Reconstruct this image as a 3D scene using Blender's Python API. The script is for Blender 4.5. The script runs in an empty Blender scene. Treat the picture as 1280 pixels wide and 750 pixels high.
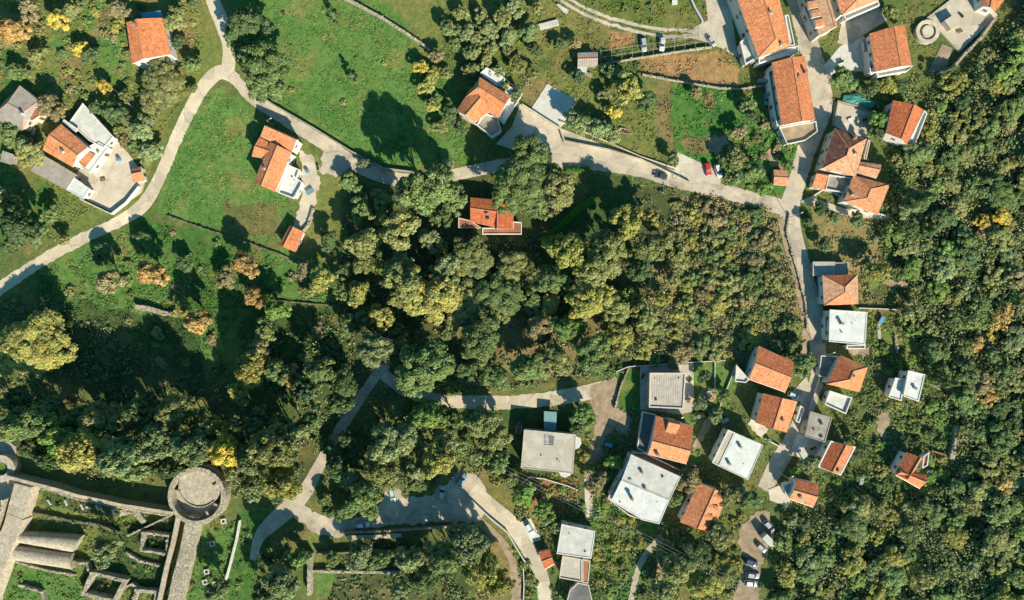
import bpy, math, random
import numpy as np
from mathutils import Vector
from mathutils.geometry import delaunay_2d_cdt

R = random.Random(7)
NR = np.random.default_rng(11)
SC = bpy.context.scene
COL = SC.collection

# ------------------------------------------------------------------ camera, sky, sun, exposure
HC = 213.0                      # camera height in metres
S = 0.25                        # metres per pixel of the 1280 px photograph at height 0
cam_d = bpy.data.cameras.new('camera'); cam = bpy.data.objects.new('camera', cam_d); COL.objects.link(cam)
cam.location = (0, 0, HC); cam.rotation_euler = (0, 0, 0)
cam_d.sensor_width = 36; cam_d.lens = 36 * HC / (1280 * S)
cam_d.clip_start = 1; cam_d.clip_end = 9000
SC.camera = cam
SUN_EL = math.radians(32.5); SH = Vector((-0.50, 0.866))      # direction shadows fall on the ground
w = bpy.data.worlds.new('World'); SC.world = w; w.use_nodes = True
nt = w.node_tree; bg = nt.nodes['Background']
sky = nt.nodes.new('ShaderNodeTexSky'); sky.sky_type = 'NISHITA'; sky.sun_disc = False
sky.sun_elevation = SUN_EL; sky.sun_rotation = math.atan2(-SH.x, -SH.y)
sky.ozone_density = 4.0
tint = nt.nodes.new('ShaderNodeMixRGB'); tint.blend_type = 'MULTIPLY'; tint.inputs[0].default_value = 1.0
tint.inputs[2].default_value = (0.42, 0.92, 0.90, 1)        # the photograph's shade is teal
nt.links.new(sky.outputs[0], tint.inputs[1]); nt.links.new(tint.outputs[0], bg.inputs[0]); bg.inputs[1].default_value = 0.095
sl = bpy.data.lights.new('sun', 'SUN'); sun = bpy.data.objects.new('sun', sl); COL.objects.link(sun)
sl.energy = 5.0; sl.angle = math.radians(0.53); sl.color = (1.0, 0.90, 0.72)
sd = Vector((SH.x * math.cos(SUN_EL), SH.y * math.cos(SUN_EL), -math.sin(SUN_EL)))
sun.rotation_euler = sd.to_track_quat('-Z', 'Y').to_euler(); sun.location = (100, -170, 140)
SC.view_settings.view_transform = 'Standard'; SC.view_settings.look = 'None'
SC.view_settings.gamma = 1; SC.view_settings.use_curve_mapping = False
SC.view_settings.exposure = 0.66
SC.render.engine = 'CYCLES'
SC.cycles.max_bounces = 5; SC.cycles.diffuse_bounces = 2; SC.cycles.transparent_max_bounces = 4

# ------------------------------------------------------------------ coordinates
def ss(t):
    t = np.clip(t, 0, 1); return t * t * (3 - 2 * t)
def hgt(x, y):
    x = np.asarray(x, float); y = np.asarray(y, float)
    h = 9 * ss((x - 118) / 90) + 3.5 * ss((x + 20) / 140) + 1.2 * np.sin(x / 37 + 1) * np.cos(y / 41)
    h = h + 2.5 * ss((y - 10) / 90) * ss((60 - x) / 60)
    return h
def hz(x, y): return float(hgt(x, y))
def P(px, py, z):
    k = S * (HC - z) / HC
    return Vector(((px - 640) * k, (375 - py) * k, z))
def G(px, py, dz=0.0):
    z = 0.0
    for _ in range(12):
        p = P(px, py, z + dz); z = hz(p.x, p.y)
    return P(px, py, z + dz)
def gz(px, py): return G(px, py).z
def proj(x, y, z):
    k = HC / (HC - z) / S
    return x * k + 640, 375 - y * k
def A(ox, oy, s, pts): return [(ox + x / s, oy + y / s) for x, y in pts]
def cen(q): return (sum(p[0] for p in q) / len(q), sum(p[1] for p in q) / len(q))

def vnoise(x, y, seed=0):
    xi = np.floor(x).astype(np.int64); yi = np.floor(y).astype(np.int64)
    fx = x - xi; fy = y - yi; fx = fx * fx * (3 - 2 * fx); fy = fy * fy * (3 - 2 * fy)
    def hsh(a, b):
        n = (a * 374761393 + b * 668265263 + seed * 974711) & 0x7fffffff
        n = ((n ^ (n >> 13)) * 1274126177) & 0x7fffffff
        return ((n ^ (n >> 16)) & 0xffff) / 65535.0
    return (hsh(xi, yi) * (1 - fx) + hsh(xi + 1, yi) * fx) * (1 - fy) + (hsh(xi, yi + 1) * (1 - fx) + hsh(xi + 1, yi + 1) * fx) * fy
def fbm(x, y, seed=0, n=4):
    v = 0; a = 0.5; t = 0
    for i in range(n):
        v = v + a * vnoise(x * 2 ** i, y * 2 ** i, seed + i * 7); t += a; a *= 0.55
    return v / t
def pip(poly, X, Y):
    m = np.zeros(X.shape, bool); n = len(poly)
    for i in range(n):
        x1, y1 = poly[i]; x2, y2 = poly[(i + 1) % n]
        if y1 == y2: continue
        c = ((y1 > Y) != (y2 > Y)) & (X < (x2 - x1) * (Y - y1) / (y2 - y1) + x1)
        m ^= c
    return m

# ------------------------------------------------------------------ materials
def new_mat(name):
    m = bpy.data.materials.new(name); m.use_nodes = True
    n = m.node_tree.nodes; l = m.node_tree.links
    return m, n, l, n['Principled BSDF']
def nnoise(n, l, scale, detail=4, rough=0.6, vec=None):
    t = n.new('ShaderNodeTexNoise'); t.inputs['Scale'].default_value = scale
    t.inputs['Detail'].default_value = detail; t.inputs['Roughness'].default_value = rough
    if vec is None:
        g = n.new('ShaderNodeNewGeometry'); vec = g.outputs['Position']
    l.new(vec, t.inputs['Vector']); return t
def ramp(n, l, src, stops):
    r = n.new('ShaderNodeValToRGB'); e = r.color_ramp.elements
    while len(e) < len(stops): e.new(0.5)
    for i, (p, c) in enumerate(stops):
        e[i].position = p; e[i].color = (c, c, c, 1) if not isinstance(c, tuple) else (*c, 1)
    l.new(src, r.inputs[0]); return r.outputs[0]
def mul(n, l, a, b, fac=1.0, mode='MULTIPLY'):
    m = n.new('ShaderNodeMixRGB'); m.blend_type = mode
    m.inputs[0].default_value = fac
    for i, v in ((1, a), (2, b)):
        if isinstance(v, tuple): m.inputs[i].default_value = (*v, 1)
        else: l.new(v, m.inputs[i])
    return m.outputs[0]
def bump(n, l, b, h, strength=0.3, dist=0.1):
    u = n.new('ShaderNodeBump'); u.inputs['Strength'].default_value = strength; u.inputs['Distance'].default_value = dist
    l.new(h, u.inputs['Height']); l.new(u.outputs[0], b.inputs['Normal'])
def surf(name, col, rough=0.85, var=(0.75, 1.15), s1=0.35, s2=3.0, stain=None, bmp=0.3, spec=0.2, metal=0):
    """plain weathered surface: large and small tone variation, optional stains"""
    m, n, l, b = new_mat(name)
    a = ramp(n, l, nnoise(n, l, s1, 5).outputs[0], [(0.3, var[0]), (0.7, var[1])])
    c = ramp(n, l, nnoise(n, l, s2, 3).outputs[0], [(0.3, (var[0] + 1) / 2), (0.7, (var[1] + 1) / 2)])
    o = mul(n, l, mul(n, l, a, c), tuple(col))
    if name.endswith(('membrane', 'coating', 'concrete')):
        o = mul(n, l, o, ramp(n, l, nnoise(n, l, 0.3, 3, 0.5).outputs[0], [(0.44, 1.0), (0.485, 0.93), (0.5, 0.80), (0.515, 0.95), (0.6, 1.0)]))
    if stain:
        f = ramp(n, l, nnoise(n, l, 0.22, 6, 0.7).outputs[0], [(0.5, 0.0), (0.68, 1.0)])
        mx = n.new('ShaderNodeMixRGB'); l.new(f, mx.inputs[0]); l.new(o, mx.inputs[1]); mx.inputs[2].default_value = (*stain, 1)
        o = mx.outputs[0]
    l.new(o, b.inputs['Base Color']); b.inputs['Roughness'].default_value = rough
    b.inputs['Specular IOR Level'].default_value = spec; b.inputs['Metallic'].default_value = metal
    if bmp: bump(n, l, b, nnoise(n, l, s2 * 1.5, 4).outputs[0], bmp, 0.08)
    return m
def road_mat(name, col, stain):
    m, n, l, b = new_mat(name)
    a = ramp(n, l, nnoise(n, l, 0.25, 5).outputs[0], [(0.3, 0.76), (0.7, 1.1)]); c = ramp(n, l, nnoise(n, l, 2.2, 4, 0.7).outputs[0], [(0.3, 0.84), (0.7, 1.1)])
    o = mul(n, l, mul(n, l, a, c), tuple(col))
    f = ramp(n, l, nnoise(n, l, 0.16, 6, 0.7).outputs[0], [(0.48, 0.0), (0.62, 1.0)])
    mx = n.new('ShaderNodeMixRGB'); l.new(f, mx.inputs[0]); l.new(o, mx.inputs[1]); mx.inputs[2].default_value = (*stain, 1); o = mx.outputs[0]
    g_ = n.new('ShaderNodeNewGeometry'); wp = nnoise(n, l, 0.6, 3); ad = n.new('ShaderNodeVectorMath'); ad.operation = 'ADD'; l.new(g_.outputs['Position'], ad.inputs[0]); l.new(wp.outputs[1], ad.inputs[1])
    v = n.new('ShaderNodeTexVoronoi'); v.feature = 'DISTANCE_TO_EDGE'; v.inputs['Scale'].default_value = 0.09; l.new(ad.outputs[0], v.inputs['Vector'])
    o = mul(n, l, o, ramp(n, l, v.outputs['Distance'], [(0.0, 0.8), (0.012, 1.0)]))
    v2 = n.new('ShaderNodeTexVoronoi'); v2.distance = 'CHEBYCHEV'; v2.inputs['Scale'].default_value = 0.22; l.new(g_.outputs['Position'], v2.inputs['Vector'])
    sx = n.new('ShaderNodeSeparateColor'); l.new(v2.outputs['Color'], sx.inputs[0]); o = mul(n, l, o, ramp(n, l, sx.outputs[0], [(0.0, 0.80), (0.14, 0.86), (0.2, 1.0), (0.86, 1.0), (0.9, 1.12)]))
    l.new(o, b.inputs['Base Color']); b.inputs['Roughness'].default_value = 0.9; b.inputs['Specular IOR Level'].default_value = 0.2
    bump(n, l, b, nnoise(n, l, 4, 4).outputs[0], 0.3, 0.05); return m
def tile_mat(name, col, dark=0.7, pale=None):
    m, n, l, b = new_mat(name)
    uv = n.new('ShaderNodeUVMap').outputs[0]
    sp = n.new('ShaderNodeSeparateXYZ'); l.new(uv, sp.inputs[0])
    def cell(sock, size):
        d = n.new('ShaderNodeMath'); d.operation = 'DIVIDE'; l.new(sock, d.inputs[0]); d.inputs[1].default_value = size
        return d.outputs[0]
    cu = cell(sp.outputs[0], 0.36); cv = cell(sp.outputs[1], 0.42)
    fu = n.new('ShaderNodeMath'); fu.operation = 'FLOOR'; l.new(cu, fu.inputs[0])
    fv = n.new('ShaderNodeMath'); fv.operation = 'FLOOR'; l.new(cv, fv.inputs[0])
    cb = n.new('ShaderNodeCombineXYZ'); l.new(fu.outputs[0], cb.inputs[0]); l.new(fv.outputs[0], cb.inputs[1])
    wn = n.new('ShaderNodeTexWhiteNoise'); l.new(cb.outputs[0], wn.inputs[0])
    t = ramp(n, l, wn.outputs[0], [(0.0, 0.72), (0.8, 1.0), (1.0, 1.25)])
    # tile columns: a rounded wave across the slope and a step every course
    fr = n.new('ShaderNodeMath'); fr.operation = 'FRACT'; l.new(cu, fr.inputs[0])
    sn = n.new('ShaderNodeMath'); sn.operation = 'PINGPONG'; l.new(cu, sn.inputs[0]); sn.inputs[1].default_value = 0.5
    grv = ramp(n, l, sn.outputs[0], [(0.0, dark), (0.32, 1.0)])
    o = mul(n, l, mul(n, l, t, grv), tuple(col))
    big = ramp(n, l, nnoise(n, l, 0.45, 5, 0.65).outputs[0], [(0.3, 0.82), (0.7, 1.1)])
    o = mul(n, l, o, big)
    oi = n.new('ShaderNodeObjectInfo'); o = mul(n, l, o, ramp(n, l, oi.outputs['Random'], [(0.0, (0.82, 0.78, 0.78)), (0.35, (1.02, 1.0, 0.95)), (0.7, (0.95, 1.1, 1.2)), (1.0, (1.08, 0.92, 0.8))]))
    o = mul(n, l, o, ramp(n, l, nnoise(n, l, 1.3, 6, 0.75).outputs[0], [(0.36, (0.55, 0.62, 0.6)), (0.46, (1.0, 1.0, 1.0))]))
    if pale:
        f = ramp(n, l, nnoise(n, l, 0.8, 6, 0.7).outputs[0], [(0.52, 0.0), (0.66, 0.8)])
        mx = n.new('ShaderNodeMixRGB'); l.new(f, mx.inputs[0]); l.new(o, mx.inputs[1]); mx.inputs[2].default_value = (*pale, 1)
        o = mx.outputs[0]
    l.new(o, b.inputs['Base Color']); b.inputs['Roughness'].default_value = 0.8; b.inputs['Specular IOR Level'].default_value = 0.15
    bump(n, l, b, sn.outputs[0], 0.9, 0.08)
    return m
def leaf_mat(name):
    """leaf colour = the object's own colour, varied leaf clump by leaf clump"""
    m, n, l, b = new_mat(name)
    oi = n.new('ShaderNodeObjectInfo')
    tc = n.new('ShaderNodeTexCoord')
    v1 = ramp(n, l, nnoise(n, l, 0.9, 3, 0.6, tc.outputs['Object']).outputs[0], [(0.3, (0.78, 0.86, 0.85)), (0.7, (1.25, 1.16, 1.0))])
    at = n.new('ShaderNodeAttribute'); at.attribute_name = 'tint'
    o = mul(n, l, mul(n, l, oi.outputs['Color'], v1), at.outputs['Color'])
    l.new(o, b.inputs['Base Color']); b.inputs['Roughness'].default_value = 0.6; b.inputs['Specular IOR Level'].default_value = 0.12
    tr = n.new('ShaderNodeBsdfTranslucent'); l.new(o, tr.inputs[0])
    mx = n.new('ShaderNodeMixShader'); mx.inputs[0].default_value = 0.3
    l.new(b.outputs[0], mx.inputs[1]); l.new(tr.outputs[0], mx.inputs[2])
    l.new(mx.outputs[0], n['Material Output'].inputs[0]); return m
def attr_mat(name, attr='Col', bmp=0.6, sc=2.5, vary=True):
    m, n, l, b = new_mat(name)
    at = n.new('ShaderNodeAttribute'); at.attribute_name = attr
    o = at.outputs['Color']
    if vary:
        a = ramp(n, l, nnoise(n, l, 0.5, 6, 0.7).outputs[0], [(0.25, (0.55, 0.68, 0.62)), (0.75, (1.45, 1.25, 1.1))])
        c = ramp(n, l, nnoise(n, l, 2.2, 4, 0.7).outputs[0], [(0.3, 0.65), (0.7, 1.3)])
        o = mul(n, l, mul(n, l, o, a), c)
    l.new(o, b.inputs['Base Color']); b.inputs['Roughness'].default_value = 0.9; b.inputs['Specular IOR Level'].default_value = 0.05
    if bmp: bump(n, l, b, nnoise(n, l, sc, 5, 0.7).outputs[0], bmp, 0.35)
    return m

M = {}
M['ground'] = attr_mat('soil_and_grass')
M['cover'] = attr_mat('low_leaves', bmp=0, vary=False)
M['leaf'] = leaf_mat('tree_leaves')
M['bark'] = surf('bark', (0.11, 0.08, 0.055), 0.9)
M['lane'] = road_mat('pale_concrete_road', (0.62, 0.53, 0.395), (0.52, 0.435, 0.32))
M['street'] = road_mat('worn_grey_road', (0.48, 0.41, 0.32), (0.55, 0.46, 0.34))
M['dirt'] = surf('trodden_dirt', (0.36, 0.27, 0.18), 0.95, (0.65, 1.2), 0.5, 3)
M['yard'] = road_mat('yard_concrete', (0.58, 0.50, 0.39), (0.47, 0.40, 0.30))
M['whitec'] = surf('white_concrete', (0.62, 0.60, 0.54), 0.8, (0.85, 1.06), 0.3, 2)
M['membrane'] = surf('white_roof_membrane', (0.68, 0.68, 0.64), 0.7, (0.82, 1.06), 0.4, 2.5, stain=(0.60, 0.585, 0.53), bmp=0.1)
M['membrane2'] = surf('dull_white_roof_coating', (0.57, 0.55, 0.495), 0.8, (0.78, 1.1), 0.4, 2.5, stain=(0.46, 0.43, 0.37), bmp=0.1)
M['beige'] = surf('beige_roof_concrete', (0.50, 0.45, 0.37), 0.85, (0.8, 1.1), 0.3, 2, stain=(0.42, 0.37, 0.29))
M['grey'] = surf('grey_roof_concrete', (0.36, 0.32, 0.27), 0.9, (0.7, 1.15), 0.35, 3, stain=(0.25, 0.22, 0.19))
M['darkgrey'] = surf('dark_grey_roof', (0.16, 0.155, 0.15), 0.8, (0.7, 1.2), 0.4, 3)
M['plaster'] = surf('white_plaster', (0.70, 0.67, 0.60), 0.85, (0.88, 1.04), 0.4, 2, bmp=0.1)
M['cream'] = surf('cream_plaster', (0.62, 0.53, 0.41), 0.85, (0.85, 1.05), 0.4, 2, bmp=0.1)
M['stone'] = surf('pale_masonry', (0.50, 0.43, 0.33), 0.95, (0.35, 1.25), 1.6, 3.2, stain=(0.22, 0.21, 0.13), bmp=1.0)
M['stone2'] = surf('castle_paving', (0.52, 0.44, 0.335), 0.95, (0.6, 1.18), 1.2, 3.5, stain=(0.34, 0.29, 0.20), bmp=0.8)
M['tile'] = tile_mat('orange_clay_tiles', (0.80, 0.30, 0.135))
M['tile2'] = tile_mat('red_and_shaded_clay_tiles', (0.68, 0.20, 0.085), 0.5)  # red roofs, and orange roofs' slopes away from the sun, toned for shade
M['tile3'] = tile_mat('faded_clay_tiles', (0.72, 0.35, 0.19), 0.7, pale=(0.55, 0.40, 0.28))
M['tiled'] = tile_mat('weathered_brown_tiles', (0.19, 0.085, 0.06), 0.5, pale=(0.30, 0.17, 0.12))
M['ridge'] = surf('ridge_tiles', (0.50, 0.24, 0.14), 0.85)
M['teal'] = surf('teal_sheet', (0.17, 0.30, 0.30), 0.5, (0.8, 1.1))
M['green_tarp'] = surf('green_tarpaulin', (0.08, 0.30, 0.24), 0.5, (0.6, 1.15), 1.0, 3)
M['blue'] = surf('blue_sheet', (0.10, 0.30, 0.42), 0.5)
M['metal'] = surf('galvanised_metal', (0.42, 0.42, 0.41), 0.4, metal=0.6, bmp=0)
M['wood'] = surf('old_wood', (0.20, 0.13, 0.08), 0.85)
M['rust'] = surf('red_brown_deck', (0.36, 0.15, 0.09), 0.85)
M['shutter'] = surf('window_frame_paint', (0.55, 0.50, 0.42), 0.6, bmp=0)
M['door'] = surf('door_wood', (0.16, 0.08, 0.04), 0.6, bmp=0)
M['glass'] = surf('window_glass', (0.03, 0.04, 0.05), 0.08, bmp=0, spec=0.6)
M['rubber'] = surf('tyre_rubber', (0.02, 0.02, 0.02), 0.8, bmp=0)
M['rim'] = surf('wheel_rim', (0.45, 0.45, 0.46), 0.3, metal=0.8, bmp=0)
M['lamp'] = surf('headlight_lens', (0.7, 0.7, 0.68), 0.15, bmp=0, spec=0.6)
M['redlamp'] = surf('tail_light_lens', (0.4, 0.02, 0.02), 0.2, bmp=0)
M['wire'] = surf('pale_cable', (0.30, 0.30, 0.29), 0.5, bmp=0)
M['post'] = surf('pole_concrete', (0.45, 0.42, 0.37), 0.8)
def corrugated(name, col):
    m, n, l, b = new_mat(name)
    uv = n.new('ShaderNodeUVMap').outputs[0]
    sp = n.new('ShaderNodeSeparateXYZ'); l.new(uv, sp.inputs[0])
    sn = n.new('ShaderNodeMath'); sn.operation = 'PINGPONG'; sn.inputs[1].default_value = 0.35; l.new(sp.outputs[0], sn.inputs[0])
    g = ramp(n, l, sn.outputs[0], [(0, 0.75), (0.35, 1.05)])
    v = ramp(n, l, nnoise(n, l, 0.7, 6, 0.7).outputs[0], [(0.3, 0.7), (0.7, 1.15)])
    l.new(mul(n, l, mul(n, l, g, v), tuple(col)), b.inputs['Base Color']); b.inputs['Roughness'].default_value = 0.7
    bump(n, l, b, sn.outputs[0], 0.8, 0.1)
    return m
M['corr'] = corrugated('corrugated_sheet', (0.40, 0.345, 0.29))
M['corr2'] = corrugated('beige_corrugated_sheet', (0.47, 0.41, 0.34))
M['mossy'] = surf('mossy_stone', (0.20, 0.19, 0.12), 0.95, (0.4, 1.3), 1.2, 3, stain=(0.09, 0.12, 0.04), bmp=1.0)
PAINT = {}
def paint(key, c):
    if key not in PAINT:
        m, n, l, b = new_mat(key + '_car_paint'); b.inputs['Base Color'].default_value = (*c, 1)
        v = ramp(n, l, nnoise(n, l, 1.5, 3).outputs[0], [(0.3, 0.85), (0.7, 1.05)])
        l.new(mul(n, l, v, tuple(c)), b.inputs['Base Color'])
        b.inputs['Roughness'].default_value = 0.3; b.inputs['Coat Weight'].default_value = 0.5; b.inputs['Coat Roughness'].default_value = 0.1
        PAINT[key] = m
    return PAINT[key]

# ------------------------------------------------------------------ object helpers
LM = []          # landmarks: (px, py, phrase) used to say where a plant stands
def tag(o, label=None, cat=None, group=None, kind=None):
    if label: o['label'] = label; o['kind'] = 'thing'
    if cat: o['category'] = cat
    if group: o['group'] = group
    if kind: o['kind'] = kind
    return o
def thing(name, label, cat, loc, rz=0, group=None, lm=None):
    o = bpy.data.objects.new(name, None); COL.objects.link(o); o.location = loc; o.rotation_euler = (0, 0, rz)
    o.empty_display_size = 0.2
    return tag(o, label, cat, group)
def build(name, verts, faces, mats, parent=None, mi=None, smooth=False, world=True, uv=False):
    me = bpy.data.meshes.new(name)
    off = Vector((0, 0, 0))
    if parent is not None and world:
        q = parent
        while q is not None: off = off + q.location; q = q.parent
    me.from_pydata([tuple(Vector(v) - off) for v in verts], [], faces)
    if not isinstance(mats, (list, tuple)): mats = [mats]
    for m_ in mats: me.materials.append(M[m_] if isinstance(m_, str) else m_)
    if mi: me.polygons.foreach_set('material_index', mi)
    if smooth: me.polygons.foreach_set('use_smooth', [True] * len(me.polygons))
    if uv:
        ul = me.uv_layers.new(name='UVMap')
        for p in me.polygons:
            nrm = p.normal; u = Vector((-nrm.y, nrm.x, 0))
            u = u.normalized() if u.length > 1e-3 else Vector((1, 0, 0))
            if abs(nrm.z) > 0.999: u = UVDIR[0]
            v = nrm.cross(u)
            for li in p.loop_indices:
                co = me.vertices[me.loops[li].vertex_index].co
                ul.data[li].uv = (co.dot(u), co.dot(v))
    me.update()
    o = bpy.data.objects.new(name, me); COL.objects.link(o)
    if parent is not None: o.parent = parent
    return o
UVDIR = [Vector((1, 0, 0))]
class MB:
    def __init__(s): s.v = []; s.f = []; s.m = []
    def poly(s, pts, m=0):
        i = len(s.v); s.v += [tuple(p) for p in pts]; s.f.append(tuple(range(i, i + len(pts)))); s.m.append(m)
    def prism(s, pts, z0, z1, m=0, mtop=None, bot=True):
        n = len(pts)
        if sum(pts[i][0] * pts[(i + 1) % n][1] - pts[(i + 1) % n][0] * pts[i][1] for i in range(n)) < 0: pts = pts[::-1]
        i = len(s.v)
        s.v += [(p[0], p[1], z0) for p in pts] + [(p[0], p[1], z1) for p in pts]
        for k in range(n):
            j = (k + 1) % n; s.f.append((i + k, i + j, i + n + j, i + n + k)); s.m.append(m)
        s.f.append(tuple(range(i + n, i + 2 * n))); s.m.append(m if mtop is None else mtop)
        if bot: s.f.append(tuple(range(i + n - 1, i - 1, -1))); s.m.append(m)
    def box(s, c, d, rz=0, m=0):
        ca, sa = math.cos(rz), math.sin(rz); x, y, z = c; a, b, h = d[0] / 2, d[1] / 2, d[2] / 2
        pts = [(x + u * ca - v * sa, y + u * sa + v * ca) for u, v in ((-a, -b), (a, -b), (a, b), (-a, b))]
        s.prism(pts, z - h, z + h, m)
    def tube(s, p, q, r0, r1=None, n=6, m=0):
        p = Vector(p); q = Vector(q); r1 = r0 if r1 is None else r1
        d = (q - p).normalized(); a = d.cross(Vector((0, 0, 1)))
        a = a.normalized() if a.length > 1e-3 else Vector((1, 0, 0)); b = d.cross(a)
        i = len(s.v)
        for c, r in ((p, r0), (q, r1)):
            for k in range(n):
                t = 2 * math.pi * k / n; s.v.append(tuple(c + a * math.cos(t) * r + b * math.sin(t) * r))
        for k in range(n):
            j = (k + 1) % n; s.f.append((i + j, i + k, i + n + k, i + n + j)); s.m.append(m)
        s.f.append(tuple(range(i + n, i + 2 * n))); s.m.append(m); s.f.append(tuple(range(i + n - 1, i - 1, -1))); s.m.append(m)
    def ring(s, c, r0, r1, z0, z1, n=40, m=0, mtop=None, a0=0, a1=2 * math.pi, wob=0):
        full = abs(a1 - a0 - 2 * math.pi) < 1e-4
        k_ = n if full else n + 1; i = len(s.v); mt = m if mtop is None else mtop
        for k in range(k_):
            t = a0 + (a1 - a0) * k / n; w_ = 1 + wob * (R.random() - 0.5)
            for r, z in ((r0, z0), (r1 * w_, z0), (r1 * w_, z1), (r0, z1)):
                s.v.append((c[0] + r * math.cos(t), c[1] + r * math.sin(t), z))
        for k in range(n):
            a = i + 4 * k; b = i + 4 * ((k + 1) % k_)
            s.f += [(a + 1, b + 1, b + 2, a + 2), (a + 2, b + 2, b + 3, a + 3), (a + 3, b + 3, b, a)]; s.m += [m, mt, m]
        if not full:
            s.f += [(i, i + 1, i + 2, i + 3), tuple(i + 4 * n + j for j in (3, 2, 1, 0))]; s.m += [m, m]
    def build(s, name, mats, parent=None, **k): return build(name, s.v, s.f, mats, parent, s.m, **k)
def copy_tree(o, parent=None):
    c = o.copy(); COL.objects.link(c); c.parent = parent
    for ch in CH.get(o.name, []): copy_tree(ch, c)
    return c
CH = {}
def regch(o):
    CH[o.name] = [c for c in bpy.data.objects if c.parent == o]
    for c in CH[o.name]: regch(c)
def inset(pts, d):
    n = len(pts); area = sum(pts[i][0] * pts[(i + 1) % n][1] - pts[(i + 1) % n][0] * pts[i][1] for i in range(n))
    sg = 1 if area > 0 else -1; out = []
    for i in range(n):
        a = Vector(pts[i - 1][:2]); b = Vector(pts[i][:2]); c = Vector(pts[(i + 1) % n][:2])
        u = (b - a).normalized(); v = (c - b).normalized()
        nu = Vector((-u.y, u.x)) * sg; nv = Vector((-v.y, v.x)) * sg
        k = 1 + nu.dot(nv)
        k = max(k, 0.35)
        out.append(b + (nu + nv) * d / k)
    return out

# ------------------------------------------------------------------ blocked mask for plants
X0, Y0 = -60, -60
MX, MY = np.meshgrid(np.arange(X0, 1341) + 0.5, np.arange(Y0, 811) + 0.5)
blocked = np.zeros(MX.shape, bool)
def block(poly): blocked[pip(poly, MX, MY)] = True
def is_blocked(px, py, r=0):
    for a in range(9):
        x = px + (r * math.cos(a * 0.7854) if a else 0); y = py + (r * math.sin(a * 0.7854) if a else 0)
        i, j = int(y - Y0), int(x - X0)
        if 0 <= i < blocked.shape[0] and 0 <= j < blocked.shape[1] and blocked[i, j]: return True
    return False

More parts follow.
